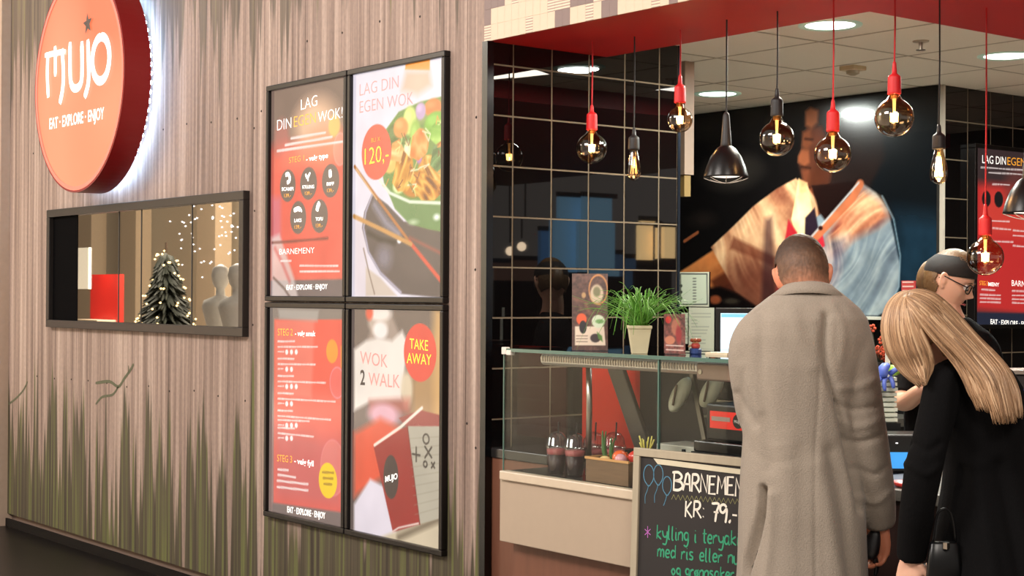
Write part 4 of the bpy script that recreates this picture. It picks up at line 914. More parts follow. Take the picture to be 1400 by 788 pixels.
# kitchen bench along the mural
kb = empty('kitchen_bench', (-5.9, 2.6, 0), 'dark kitchen bench running under the cook mural', 'bench')
MB().box((-7.0, 2.35, 0), (XT-.04, YM-.05, .86)).build('cabinet', M_darkbox, kb); MB().box((-7.0, 2.33, .86), (XT-.035, YM-.05, .90)).build('worktop', M_steel_d, kb)
tag(MB().box((cm(1150, 432)[0], YM-.14, 1.385), (cm(1217, 432)[0], YM-.014, 1.40)).build('wall_shelf', mat('shelf_white', (206, 204, 190), .4)), 'white wall shelf at the mural foot behind the grey coat', 'shelf')
# red flowers
q = onY(1200, 470, 2.55); fl = empty('flower_bunch', (q[0], q[1], .9), 'bunch of red orange flowers beyond the grey sleeve', 'flowers'); rr = random.Random(4)
MB().lathe([(.05, 0), (.07, .2), (.065, .28)], (q[0], q[1], .9), 16).build('vase', M_darkbox, fl); mb = MB(); mb2 = MB()
for k in range(26):
    d = np.array([rr.uniform(-.07, .07), rr.uniform(-.05, .05), rr.uniform(.28, .46)]); pc = np.array([q[0], q[1], .9])+d; mb2.tube([(q[0], q[1], 1.16), pc], .003, 4)
    for j in range(5): a = j*1.26+k; mb.sphere(pc+np.array([.014*math.cos(a), .004, .014*math.sin(a)]), .012, 6, 4, (1, .5, .7))
tag(mb.build('blossom', mat('blossom', (196, 76, 44), .6, 0, .4, 60), fl, smooth=True), kind='stuff'); tag(mb2.build('stem', mat('stem_dark', (40, 46, 30), .6), fl), kind='stuff')
MB().box((XT-.6, 2.32, .9), (XT-.58, 2.34, .9)).build('x', M_darkbox) if False else None
# ================================================================== REGISTER COUNTER (right)
rc = empty('register_counter', (-2.4, .6, 0), 'dark register counter with speckled grey top in front of the assistant', 'counter')
MB().box((CX1+.01, .30, 0), (-1.0, 1.0, .865)).build('cabinet', mat('dark_brown_front', (48, 30, 26), .45), rc)
MB().box((CX1+.005, .27, .865), (-1.0, 1.02, .90)).build('worktop', mat('speckled_grey', (124, 122, 116), .35, 0, .3, 220), rc, bevel=.003)
q = P(1231, 664, 4.95); tag(MB().lathe([(.0, .0), (.05, .002), (.062, .016), (.058, .016), (.046, .006), (.0, .006)], (q[0]+.02, .37, .90), 24, cap=False).build('coin_tray', mat('tray_red', (226, 60, 48), .35), smooth=True), 'round red coin tray at the counter edge between the customers', 'tray')
# card terminal with blue screen
q, rx, nn = facing(1212, 628, 5.35); q[2] = .90
ct = empty('till_display', q, 'black till unit with bright blue display between the two customers', 'till')
o_ = np.array(q); MB().hexa(*slab(o_, -.06, .17, 0, .13, -.16, -.005)).build('body', M_darkbox, ct, bevel=.006)
MB().hexa(*slab(o_, -.02, .12, .015, .07, -.005, .001)).build('display', mat('display_bright_blue', (60, 150, 226), .3, emit=(60, 150, 226), es=.8), ct)
MB().lathe([(.004, 0), (.004, .003)], o_+rx*.035+up*.10+nn*.0, 8).build('lamp', mat('lamp_white', (250, 250, 250), .3, emit=(255, 255, 255), es=1.5), ct)
# rack carrying white lids
q, rx, nn = facing(1205, 590, 5.66); q[2] = .9
rk = empty('white_rack', q, 'black riser under the pile of white trays', 'rack'); o_ = np.array(q)
MB().hexa(*slab(o_, -.12, .07, .0, .145, -.15, 0)).build('riser', M_darkbox, rk)
M_tray = mat('tray_white', (206, 212, 196), .4)
for k in range(9):
    o2 = o_+up*(.146+.0185*k)+rx*random.uniform(-.003, .003); r_ = MB()
    lo = slab(o2, -.10, .05, 0, .004, -.14, -.01); r_.hexa(*lo); lo = slab(o2, -.107, .057, .004, .0165, -.147, -.003); r_.hexa(*lo)
    names = ['lowest', 'second from the bottom', 'third from the bottom', 'fourth from the bottom', 'middle one', 'fourth from the top', 'third from the top', 'second from the top', 'topmost']
    tag(r_.build('paper_tray', M_tray), 'white paper tray in the pile behind the grey sleeve, '+names[k], 'tray', 'white trays in a pile')
# blue glove on the pile
gz = .9+.146+.0185*9
q, rx, nn = facing(1208, 512, 5.63); gl = MB(); g0 = np.array(q); 
gl.tube(smooth_line([g0+rx*.02+up*.035, g0+up*.02, g0-up*.01], 3), [.012, .022, .028, .03, .03, .028, .022], 10, flat=.6)
for a, b2, L in ((-.024, -.05, .055), (-.008, -.03, .07), (.008, -.008, .06), (.022, .02, .05)): gl.tube(smooth_line([g0+rx*a-up*.01, g0+rx*(a+b2)*.7-up*L*.5+nn*.01, g0+rx*(a+b2*.6)-up*L+nn*.012], 3), [.009, .009, .008, .008, .008, .0075, .005], 8)
gl.tube([g0+rx*.02+up*.0, g0+rx*.045+up*.02+nn*.01, g0+rx*.055+up*.035], [.01, .009, .005], 8)
tag(gl.build('rubber_glove', mat('glove_blue', (92, 116, 206), .4), smooth=True), 'crumpled blue rubber glove draped over the white tray pile', 'glove')
q, rx, nn = facing(1222, 520, 5.72); tag(MB().sphere((q[0], q[1], gz+.022), .026, 10, 8, (1.2, .9, .8)).build('lime', mat('lime', (130, 170, 50), .4), smooth=True), 'green lime half hidden behind the blue glove', 'lime')
q, rx, nn = facing(1214, 500, 5.78); tag(MB().hexa(*slab(np.array([q[0], q[1], .9]), -.008, .008, 0, .54, -.01, 0)).build('white_post', mat('post_white', (200, 200, 190), .5)), 'thin white upright post beside the blonde hair', 'post')
# second till far right
q, rx, nn = facing(1378, 532, 5.15); q[2] = .9; t2 = empty('card_terminal', q, 'dark till unit with small blue display at right edge', 'till'); o_ = np.array(q)
MB().hexa(*slab(o_, -.06, .3, 0, .35, -.2, 0)).build('body', mat('dark_grey_plastic', (44, 38, 36), .4), t2, bevel=.008); MB().hexa(*slab(o_, -.065, .305, .35, .362, -.205, .01)).build('lid', mat('grey_lid', (120, 110, 100), .4), t2)
MB().hexa(*slab(o_, .035, .12, .24, .30, 0, .002)).build('display', mat('display_blue2', (90, 120, 240), .3, emit=(90, 130, 246), es=.9), t2)
# ================================================================== CHALKBOARD
P0 = onY(866, 612, -.27); th = math.radians(5.5); ex = np.array([math.cos(th), math.sin(th), 0]); ln = math.radians(2)
nh = np.array([math.sin(th), -math.cos(th), 0]); cup_ = np.array([0, 0, 1.])*math.cos(ln)-nh*math.sin(ln); cn = np.cross(ex, cup_)
def cb(px, py): d = ray(px, py); s_ = np.dot(P0-CAM, cn)/np.dot(d, cn); q = CAM+d*s_-P0; return (np.dot(q, ex), np.dot(q, cup_))
def cbp(a, b_, d=0): return P0+ex*a+cup_*b_+cn*d
Wb = cb(1046, 640)[0]; Hb = P0[2]/cup_[2]-.01
board = empty('chalkboard', (P0[0]+Wb/2*ex[0], P0[1], 0), 'leaning chalkboard in a pale wood frame with handwritten children menu', 'chalkboard')
def cbox(a0_, a1_, b0_, b1_, d0, d1): return [[cbp(a, b_, d) for a, b_ in ((a0_, b0_), (a1_, b0_), (a1_, b1_), (a0_, b1_))] for d in (d0, d1)]
M_fr = mat('pale_frame_wood', (168, 156, 134), .55, 0, .1, 3, stretch=(20, 20, 2)); fw = .026
for a0_, a1_, b0_, b1_ in ((0, Wb, -fw, 0), (0, Wb, -Hb, -Hb+fw), (0, fw, -Hb+fw, -fw), (Wb-fw, Wb, -Hb+fw, -fw)): MB().hexa(*cbox(a0_, a1_, b0_, b1_, -.02, .0)).build('frame_rail', M_fr, board, bevel=.002)
MB().hexa(*cbox(fw, Wb-fw, -Hb+fw, -fw, -.012, -.008)).build('slate', mat('slate_black', (36, 31, 30), .7, 0, .2, 6), board)
a0_, b0_ = cb(892, 627); a1_, b1_ = cb(1017, 642); st = MB(); q = [cb(892, 627), cb(898, 635), cb(1042, 653), cb(1042, 646)]
st.hexa([cbp(a, b_, -.008) for a, b_ in q], [cbp(a, b_, -.004) for a, b_ in q]); st.build('paper_strip', mat('strip_pale', (206, 196, 170), .6), board)
GL = {'B': [[(.0, 0), (.02, 1)], [(-.12, .96), (.3, 1.0), (.55, .8), (.4, .58), (.05, .5)], [(.1, .52), (.5, .46), (.62, .2), (.35, .0), (-.05, -.02)]], 'A': [[(0, 0), (.22, .95), (.3, 1), (.42, .9), (.5, 0)], [(.05, .38), (.5, .4)]],
      'R': [[(0, 0), (.03, 1)], [(0, .98), (.35, .98), (.45, .75), (.3, .52), (.05, .48)], [(.15, .5), (.55, 0)]], 'N': [[(0, 0), (.02, 1), (.42, .02), (.45, 1)]], 'E': [[(.42, 1), (.02, .98), (0, 0), (.45, .02)], [(0, .52), (.35, .55)]],
      'M': [[(0, 0), (.06, 1), (.28, .35), (.5, 1), (.55, 0)]], 'Y': [[(0, 1), (.22, .5), (.45, 1)], [(.22, .5), (.2, 0)]], 'U': [[(0, 1), (.02, .25), (.2, 0), (.4, .2), (.42, 1)]], 'K': [[(0, 0), (.02, 1)], [(.42, 1), (.04, .48), (.48, 0)]], ':': [[(.05, .62), (.08, .66)], [(.05, .12), (.08, .16)]],
      '7': [[(0, 1), (.5, 1.02), (.36, .5), (.28, -.1)], [(.16, .5), (.5, .5)]], '9': [[(.48, .85), (.3, 1), (.06, .9), (.05, .6), (.25, .5), (.48, .75), (.48, .3), (.42, -.1)]], ',': [[(.08, .06), (.1, .0), (.04, -.14)]], '-': [[(0, .42), (.32, .42)]],
      'k': [[(0, 0), (.02, 1)], [(.3, .6), (.03, .3), (.32, 0)]], 'y': [[(0, .6), (.06, .25), (.2, .15), (.32, .3)], [(.34, .6), (.33, 0), (.24, -.36), (.02, -.34)]], 'l': [[(.05, 1), (.04, .1), (.14, 0)]], 'i': [[(.05, .58), (.05, .08), (.13, 0)], [(.04, .8), (.06, .84)]],
      'n': [[(0, 0), (.01, .58)], [(.02, .4), (.15, .6), (.29, .5), (.3, 0)]], 'g': [[(.3, .55), (.12, .6), (.02, .35), (.12, .08), (.28, .2), (.31, .55), (.3, -.1), (.18, -.38), (.0, -.3)]], 't': [[(.12, .95), (.12, .1), (.24, 0)], [(0, .62), (.28, .64)]],
      'e': [[(.03, .3), (.28, .36), (.24, .58), (.1, .58), (.02, .3), (.1, .03), (.3, .08)]], 'r': [[(0, 0), (.01, .58)], [(.02, .38), (.14, .58), (.26, .56)]], 'a': [[(.3, .55), (.12, .6), (.02, .3), (.12, .02), (.28, .2), (.3, .58), (.31, .08), (.38, 0)]],
      'm': [[(0, 0), (.01, .58)], [(.02, .4), (.12, .6), (.22, .48), (.22, 0)], [(.23, .42), (.34, .6), (.43, .48), (.44, 0)]], 'd': [[(.3, .5), (.12, .58), (.02, .28), (.12, .02), (.3, .2)], [(.32, 1), (.32, 0)]], 's': [[(.26, .56), (.08, .56), (.06, .36), (.24, .22), (.2, .02), (.0, .04)]],
      'o': [[(.14, .6), (.01, .3), (.14, 0), (.28, .3), (.14, .6)]], 'u': [[(0, .6), (.02, .1), (.14, 0), (.28, .15)], [(.3, .6), (.3, 0)]], 'ø': [[(.14, .6), (.01, .3), (.14, 0), (.28, .3), (.14, .6)], [(0, -.05), (.3, .66)]]}
GW = {'i': .16, 'l': .2, ' ': .28, ':': .2, ',': .18, 'm': .5, 'M': .6, 'B': .6, 'R': .55, 'A': .56, 'N': .52, 'E': .5, 'K': .52, '7': .5, '9': .55, 'Y': .5, '-': .4, 't': .28, 'r': .28, 'd': .38, 'a': .4}
def chalk(txt, x0, y0, x1, y1, hpx, m, w=.0045, gap=.09):
    a0_, b0_ = cb(x0, y0); a1_, b1_ = cb(x1, y1); h = cb(x0, y0-hpx)[1]-b0_; tot = sum(GW.get(c_, .34)+gap for c_ in txt)-gap; sc = (a1_-a0_)/tot; x = 0; mb = MB(); rj = random.Random(len(txt))
    for c_ in txt:
        jy = rj.uniform(-.03, .03)
        for stk in GL.get(c_, []):
            pts = [(u, v, 0) for u, v in stk]; pts = smooth_line(pts, 4) if len(pts) > 2 and c_ not in 'NMEYKA' else pts
            ribbon(mb, [cbp(a0_+(x+q[0])*sc, b0_+(b1_-b0_)*x/tot+(q[1]+jy)*h, -.008) for q in pts], w, cn, .001)
        x += GW.get(c_, .34)+gap
    return mb.build('handwriting', m, board)
CW = mat('chalk_white', (232, 224, 210), .9); CG = mat('chalk_green', (56, 150, 112), .9); CBl = mat('chalk_blue', (84, 134, 160), .9); CY = mat('chalk_yellow', (150, 146, 96), .9); CP = mat('chalk_purple', (190, 110, 190), .9)
chalk('BARNEMENY', 919, 669.6, 1026, 681, 24, CW, .0085, .06); chalk('KR: 79,-', 935, 707, 1007, 714.5, 22, CW, .008, .08)
chalk('kylling i teryaki', 896, 737, 1009, 747, 19, CG, .0055, .06); chalk('med ris eller nudler', 897, 762, 1038, 775, 18, CG, .0055, .05); chalk('og grønnsaker', 916, 786, 1002, 792.5, 15, CG, .0055, .05)
mb = MB(); pts = []
for k in range(34): x = 916+k*3.1; pts.append((x, 680+(x-916)*.07+(-3.5 if k % 2 else 3.5)))
ribbon(mb, [cbp(*cb(*q_), -.008) for q_ in pts], .0025, cn); mb.build('zigzag', CY, board)
for cx, cy, rx_, ry_ in ((885, 649.5, 7, 13.5), (898, 649, 6.5, 13), (910, 664, 6.2, 12)):
    mb = MB(); ribbon(mb, [cbp(*cb(cx+rx_*math.sin(a), cy-ry_*math.cos(a)+(2 if a > 2.8 and a < 3.5 else 0)), -.008) for a in np.linspace(0, 2*PI, 20)], .003, cn)
    pts = [(cx, cy+ry_, 0), (cx-2, cy+ry_+8, 0), (cx-5, cy+ry_+16, 0), (cx-5 if cx < 905 else cx-3, cy+ry_+(26 if cx < 905 else 12), 0)]; ribbon(mb, [cbp(*cb(q_[0], q_[1]), -.008) for q_ in smooth_line(pts, 3)], .0022, cn); mb.build('balloon_drawing', CBl, board)
mb = MB()
for a in (0, PI/3, 2*PI/3): ribbon(mb, [cbp(*cb(883.5-4.5*math.sin(a), 728-8*math.cos(a)), -.008), cbp(*cb(883.5+4.5*math.sin(a), 728+8*math.cos(a)), -.008)], .0035, cn)
mb.build('asterisk_drawing', CP, board)
# ================================================================== PENDANTS
M_cr = mat('red_cord', (190, 22, 28), .6); M_ck = mat('black_cord', (22, 18, 18), .6); M_sr = mat('red_silicone', (206, 28, 32), .5); M_sk = mat('black_silicone', (26, 23, 23), .5)
M_bulb = glassmat('smoky_bulb_glass', (214, 190, 158), 2.2, .02, .03)
M_fil = mat('filament', (255, 200, 130), .5, emit=(255, 214, 150), es=80); M_fil2 = mat('filament_dim', (255, 200, 130), .5, emit=(255, 190, 120), es=3); M_cap = mat('brass_cap', (176, 140, 90), .3, 1)
M_stem = mat('lit_glass_stem', (255, 214, 150), .3, emit=(255, 206, 140), es=2.5)
labs = ['globe bulb on a red cord, leftmost of the pendants', 'slim dim filament bulb on a black cord before the tiles', 'smallest globe bulb on a red cord beside the tiled wall', '', 'globe bulb on a black cord before the mural', 'low globe bulb on a red cord over the grey coat', 'high globe bulb on a red cord over the blonde woman', 'slim glowing filament bulb on a black cord', 'lowest globe bulb on a red cord before the menu board']
def pendant(px, t, ytap, ysock, yend, ybul, rad, kind, red, lab, lit=True):
    q = P(px, ybul, t); x, y = q[0], q[1]; Z = lambda py: P(px, py, t)[2]; zt, zs, ze, zb = Z(ytap), Z(ysock), Z(yend), q[2]
    r = empty('pendant_bulb', (x, y, ZS), lab, 'pendant lamp', 'pendant lamps under the red soffit')
    sw = .0205
    MB().tube([(x, y, ZS), (x+.002, y, (ZS+zt)/2), (x, y, zt)], .0028 if not red else .003, 8).build('cord', M_cr if red else M_ck, r)
    MB().lathe([(.03, 0), (.03, -.006), (.006, -.012)], (x, y, ZS), 16).build('ceiling_cap', M_cr if red else M_ck, r) if False else None
    MB().lathe([(.004, zt+.004-ze), (.0062, zt-ze-.002), (.007, (zt+zs)/2-ze+.004), (.0085, zs-ze+.006), (.013, zs-ze+.002), (sw-.002, zs-ze-.002), (sw, zs-ze-.006), (sw+.0005, zs-ze-.012), (sw+.0012, .006), (sw+.0012, .0015), (sw, 0), (.004, 0)], (x, y, ze), 20).build('socket', M_sr if red else M_sk, r, smooth=True)
    if kind in ('globe', 'small'):
        R0 = rad; a0_ = math.asin(.013/R0); prof = [(.013, ze-zb+.002)]+[(R0*math.sin(a), R0*math.cos(a)) for a in np.linspace(max(a0_, .45), PI-.01, 18)]
        MB().lathe(prof, (x, y, zb), 28, cap=False).build('glass_bulb', M_bulb, r, smooth=True)
        MB().lathe([(.013, 0), (.013, -.014), (.0, -.014)], (x, y, ze), 16, cap=False).build('cap', M_cap, r)
        MB().lathe([(.006, ze-zb-.012), (.004, .018), (.003, .0)], (x, y, zb), 8).build('stem', M_stem, r)
        mb = MB()
        for k in range(6): a = k*PI/3; mb.tube([(x+.011*math.cos(a), y+.011*math.sin(a), zb+.014), (x+.008*math.cos(a), y+.008*math.sin(a), zb-.012)], .0034, 5)
        tag(mb.build('filament', M_fil, r), kind='stuff')
    else:
        H = ze-zb
        MB().lathe([(.013, H), (.017, H-.015), (rad*.9, H*.0+.0), (rad, -H*.45), (rad*.82, -H*.8), (rad*.4, -H*.97), (.002, -H)], (x, y, zb), 24, cap=False).build('glass_bulb', M_bulb, r, smooth=True)
        MB().lathe([(.004, H-.01), (.003, 0)], (x, y, zb), 8).build('stem', M_stem if lit else M_cap, r)
        mb = MB()
        for k in range(7): a = k*2*PI/7; mb.tube([(x+.006*math.cos(a), y+.006*math.sin(a), zb+H*.55), (x+.013*math.cos(a), y+.013*math.sin(a), zb-H*.55)], .0013, 5)
        tag(mb.build('filament', M_fil if lit else M_fil2, r), kind='stuff')
    l = bpy.data.lights.new('bulb_light', 'POINT'); l.energy = (3.2 if kind != 'small' else 2.2) if lit else .3; l.color = (1, .72, .42); l.shadow_soft_size = .012; o = bpy.data.objects.new('bulb_light', l); COL.objects.link(o); put(o, r); o.location = (x, y, zb)
pendant(809, 6.08, 145, 155, 178, 203, .0600, 'globe', True, labs[0])
pendant(866.5, 5.96, 176, 187, 205, 226, .028, 'edison', False, labs[1], False)
pendant(929.5, 5.8, 104, 117, 141, 164, .0475, 'small', True, labs[2])
pendant(1062, 5.41, 122, 135, 159, 190, .0610, 'globe', False, labs[4])
pendant(1138.5, 5.19, 138, 152, 180, 211, .0610, 'globe', True, labs[5])
pendant(1222.5, 5.0, 86, 103, 129, 161, .0620, 'globe', True, labs[6])
pendant(1283.5, 5.15, 172, 184, 204, 228, .030, 'edison', False, labs[7])
pendant(1347, 5.32, 281, 297, 322, 352, .0620, 'globe', True, labs[8])
M_shade = mat('black_lamp_shade', (20, 17, 17), .3, 0, .05, spec=.3); M_in = mat('lamp_reflector', (255, 244, 230), .4, emit=(255, 240, 226), es=1.2)
def cone_lamp(px, t, ytop, ybot, lab, ydrop=None):
    q = P(px, ybot, t); x, y, z0_ = q; r = empty('pendant_lamp', (x, y, ZS), lab, 'pendant lamp', 'black reflector lamps under the red soffit')
    H = .228
    MB().tube([(x, y, ZS), (x, y, z0_+H)], .0032, 8).build('cord', M_ck, r)
    MB().lathe([(.005, H+.006), (.010, H), (.012, H-.008), (.019, .125), (.021, .112), (.020, .11), (.016, .112)], (x, y, z0_), 24).build('neck', M_sk, r, smooth=True)
    MB().lathe([(.021, .113), (.034, .104), (.055, .075), (.071, .036), (.079, .006), (.080, 0), (.077, .001), (.068, .034), (.05, .07), (.03, .098), (.018, .106)], (x, y, z0_), 40, cap=False).build('shade', M_shade, r, smooth=True)
    MB().lathe([(.072, .012), (.04, .002), (.001, -.002)], (x, y, z0_), 28, cap=False).build('reflector_bulb', M_in, r, smooth=True)
    mb = MB()
    for k in range(4):
        a = k*PI/4; mb.tube([(x+.078*math.cos(a)*s, y+.078*math.sin(a)*s, z0_-.018*(1-s*s)-.002) for s in np.linspace(-1, 1, 9)], .0013, 5)
    tag(mb.build('wire_guard', mat('guard_wire', (230, 220, 210), .3, .8), r), kind='stuff')
    l = bpy.data.lights.new('lamp_light', 'SPOT'); l.energy = 10; l.color = (1, .9, .78); l.spot_size = 2.2; l.spot_blend = .6; o = bpy.data.objects.new('lamp_light', l); COL.objects.link(o); put(o, r); o.location = (x, y, z0_-.03)
cone_lamp(992.5, 5.58, 153, 243, 'black cone reflector lamp over the till, beside the mural')
cone_lamp(1406, 5.0, 200, 292, 'black cone reflector lamp cut by right picture edge')
# ================================================================== CEILING FITTINGS
def downlight(px, py, lab):
    q = onZ(px, py, ZC); x, y = q[0], q[1]; r = empty('downlight', (x, y, ZC), lab, 'ceiling light', 'round ceiling downlights')
    MB().lathe([(.125, .003), (.126, -.004), (.118, -.007), (.098, -.003), (.092, .001)], (x, y, ZC), 40, cap=False).build('trim_ring', mat('ring_white', (190, 210, 196), .35, emit=(150, 190, 165), es=.25), r, smooth=True)
    MB().lathe([(.098, -.003), (.096, -.0035)], (x, y, ZC), 40).build('lamp_disc', mat('disc_lit', (240, 255, 245), .4, emit=(238, 255, 244), es=4.0), r)
    l = bpy.data.lights.new('downlight_lamp', 'AREA'); l.shape = 'DISK'; l.size = .19; l.energy = 32; l.color = (.93, 1, .93); o = bpy.data.objects.new('downlight_lamp', l); COL.objects.link(o); put(o, r); o.location = (x, y, ZC-.012)
downlight(981, 128, 'round ceiling downlight farthest left beside the tiled wall'); downlight(1135, 34, 'round ceiling downlight nearest the soffit corner'); downlight(1376, 76, 'round ceiling downlight at right above the menu board')
q = onZ(1166, 91, ZC); dt = empty('smoke_detector', q, 'square smoke detector on the ceiling', 'smoke detector')
MB().box((q[0]-.045, q[1]-.045, ZC-.02), (q[0]+.045, q[1]+.045, ZC+.001)).build('base', mat('detector_cream', (200, 184, 150), .5), dt, bevel=.004); MB().lathe([(.032, -.02), (.03, -.034), (.012, -.042)], (q[0], q[1], ZC), 20).build('sensor', mat('detector_grey', (150, 136, 112), .5), dt)
q = onZ(1259, 56, ZC); spk = empty('sprinkler', q, 'small sprinkler head hanging from the ceiling', 'sprinkler')
MB().lathe([(.035, 0), (.033, -.005), (.01, -.006)], (q[0], q[1], ZC), 20).build('rose', mat('rose_cream', (190, 180, 160), .4), spk)
MB().lathe([(.008, -.006), (.008, -.035), (.02, -.037), (.02, -.040)], (q[0], q[1], ZC), 14).build('head', M_steel, spk)
# ================================================================== WHAT THE WINDOW MIRRORS: the mall hall across the walkway
def mir(px, py, t): q = P(px, py, t); return np.array([q[0], -q[1], q[2]])
hall = empty('wall_mall', (-20, -8, 0), kind='structure'); M_cream = mat('mall_cream', (206, 192, 168), .7)
MB().box((-40, -9.3, 0), (-8, -9.2, 6)).build('wall_core', M_cream, hall)
for px in (118, 178, 285): 
    q = onY(px, 350, 8.3); MB().box((q[0]-.4, -8.6, 0), (q[0]+.25, -8.3, 6)).build('pier', mat('mall_pier', (170, 152, 128), .7), hall)
area('hall_light', (-17, -5.5, 5.4), 3, 2500, (1, .93, .84), (-19, -7.5, .5), 2)
q = mir(228, 400, 20); tr = empty('christmas_tree', (q[0], q[1], 0), 'lit christmas tree across the hall, mirrored in the window', 'tree')
mb = MB(); rr = random.Random(6); H = 2.15
for k in range(620):
    z = rr.uniform(.35, 2.0); R0 = .62*(1-(z-.3)/1.95)+.05; a = rr.uniform(0, 2*PI); b0_ = np.array([q[0], q[1], z]); e_ = b0_+np.array([R0*math.cos(a), R0*math.sin(a), -.08-.1*rr.random()])
    mb.tube([b0_, (b0_+e_)/2+np.array([0, 0, .03]), e_], [.03, .03, .006], 4)
tag(mb.build('branch', mat('fir_green', (20, 26, 16), .7, 0, .3), tr), kind='stuff'); MB().tube([(q[0], q[1], 0), (q[0], q[1], H)], [.05, .015], 8).build('trunk', mat('trunk', (60, 44, 30), .8), tr)
mb = MB()
for k in range(90):
    z = rr.uniform(.6, 2.1); R0 = .6*(1-(z-.3)/1.95)+.06; a = rr.uniform(0, 2*PI); mb.sphere((q[0]+R0*math.cos(a), q[1]+R0*math.sin(a), z-.05), .013, 6, 4)
tag(mb.build('fairy_light', mat('fairy_light', (255, 220, 150), .5, emit=(255, 222, 160), es=7), tr), kind='stuff')
q = mir(136, 400, 21); rdp = empty('red_shelf', (q[0], q[1], 0), 'red gift shelf with white lit panel across the hall', 'shelf')
MB().box((q[0]-.55, q[1]-.2, 0), (q[0]+.35, q[1]-.12, 1.75)).build('back', mat('shelf_red', (226, 40, 30), .5, emit=(226, 40, 30), es=.25), rdp)
for k in range(3): MB().box((q[0]-.5, q[1]-.12, .3+.4*k), (q[0]+.3, q[1]+.15, .34+.4*k)).build('board', M_cream, rdp)
MB().box((q[0]-.22, q[1]+.2, 1.55), (q[0]+.22, q[1]+.24, 2.1)).build('panel', mat('panel_lit', (250, 244, 226), .5, emit=(250, 244, 226), es=.8), rdp)
mb = MB(); q = mir(300, 330, 22)
for k in range(90):
    x = q[0]+rr.uniform(-1.0, .9); mb.sphere((x, q[1]+rr.uniform(-.3, .3), 1.9+rr.uniform(0, 1.3)-abs(x-q[0])*.3), .011, 6, 4)
tag(mb.build('string_light', mat('string_light', (230, 236, 250), .5, emit=(230, 238, 255), es=5)), 'curtain of small white string lights across the hall', 'string lights', kind='stuff')
for k, (px, t) in enumerate(((303, 16), (326, 15.5))):
    q = mir(px, 380, t); mn = empty('mannequin', (q[0], q[1], 0), ('white mannequin on the left across the hall', 'white mannequin on the right across the hall')[k], 'mannequin', 'white mannequins')
    MB().lathe([(.16, .75), (.15, .95), (.12, 1.1), (.19, 1.36), (.17, 1.43), (.05, 1.48), (.045, 1.55), (.08, 1.60), (.095, 1.68), (.08, 1.76), (.02, 1.8)], (q[0], q[1], 0), 20).build('body', mat('mannequin_white', (236, 236, 232), .35), mn, smooth=True); MB().lathe([(.15, 0), (.14, .02), (.015, .03), (.015, .76)], (q[0], q[1], 0), 16).build('stand', M_steel, mn)
# lit shop fronts across the walkway seen in the glazed tiles
def front(x, y, w, h, col, es, lab, z=.9):
    r = empty('shop_front', (x, y, 0), lab, 'shop front', 'lit shop fronts across the walkway'); d = np.array([1., 1.2, 0]); 
    MB().box((x, y-w/2, z), (x+.06, y+w/2, z+h)).build('window_pane', mat('front_%d' % int(x*10+y), col, .4, emit=col, es=es), r)
    MB().box((x-.04, y-w/2-.06, 0), (x+.0, y+w/2+.06, z)).build('sill', M_darkbox, r); MB().box((x-.04, y-w/2-.06, z+h), (x+.0, y+w/2+.06, z+h+.06)).build('lintel', M_darkbox, r)

for px, py, t, w, h, col, es, lab in ((786, 325, 20, .55, .95, (128, 176, 206), 2.6, 'blue lit shop front pane seen in the tiles, left'), (821, 325, 20, .60, .95, (128, 176, 206), 2.6, 'blue lit shop front pane seen in the tiles, right'), (760, 345, 20.5, .3, .5, (110, 160, 210), .9, 'small blue shop front pane seen in the tiles'),
                                     (884, 330, 19, .22, .42, (255, 214, 150), 8, 'warm lit shop front panel seen in the tiles, left'), (908, 331, 19, .18, .38, (255, 214, 150), 8, 'warm lit shop front panel seen in the tiles, right'), (880, 372, 21, 1.0, .4, (90, 130, 170), 1.2, 'dim blue shop front strip seen in the tiles'), (735, 372, 21, 1.6, .25, (150, 110, 90), .8, 'dim brown shop front strip seen in the tiles')):
    q = P(px, py, t); front(2*XT-q[0], q[1], w, h, col, es, lab, q[2]-h/2)
for px, py, t in ((693, 342, 17), (721, 340, 17)):
    q = P(px, py, t); x = 2*XT-q[0]; r = empty('hall_lamp', (x, q[1], q[2]+.2), 'round warm hall lamp seen in the tiles, '+('left' if px < 700 else 'right'), 'lamp', 'warm hall lamps')
    MB().sphere((x, q[1], q[2]), .05, 14, 10).build('globe', mat('hall_globe', (255, 226, 190), .4, emit=(255, 226, 190), es=14), r, smooth=True); MB().tube([(x, q[1], q[2]+.09), (x, q[1], 4.0)], .01, 6).build('cord', M_ck, r)
# ================================================================== PEOPLE
DEP = np.array([_f[0], _f[1], 0]); DEP /= np.linalg.norm(DEP); RX = np.array([R_[0], R_[1], 0]); RX /= np.linalg.norm(RX); UP = np.array([0, 0, 1.])
def nrmz(v): v = np.array(v, float); return v/np.linalg.norm(v)
def remesh(mb, voxel, smooth_it=4, fac=.5):
    me = mb.mesh('tmp'); o = bpy.data.objects.new('tmp', me); COL.objects.link(o)
    r = o.modifiers.new('r', 'REMESH'); r.mode = 'VOXEL'; r.voxel_size = voxel; r.adaptivity = 0
    s = o.modifiers.new('s', 'SMOOTH'); s.iterations = smooth_it; s.factor = fac
    bpy.context.view_layer.update(); dg = bpy.context.evaluated_depsgraph_get(); me2 = bpy.data.meshes.new_from_object(o.evaluated_get(dg)); bpy.data.objects.remove(o)
    return me2
def link(name, me, m, parent, smooth=True):
    me.name = name; me.materials.clear(); me.materials.append(m); o = bpy.data.objects.new(name, me); COL.objects.link(o)
    me.polygons.foreach_set('use_smooth', [smooth]*len(me.polygons)); put(o, parent); return o
def coords(me): a = np.empty(len(me.vertices)*3); me.vertices.foreach_get('co', a); return a.reshape(-1, 3)
def normals(me): a = np.empty(len(me.vertices)*3); me.vertices.foreach_get('normal', a); return a.reshape(-1, 3)
def setco(me, c): me.vertices.foreach_set('co', c.ravel()); me.update()
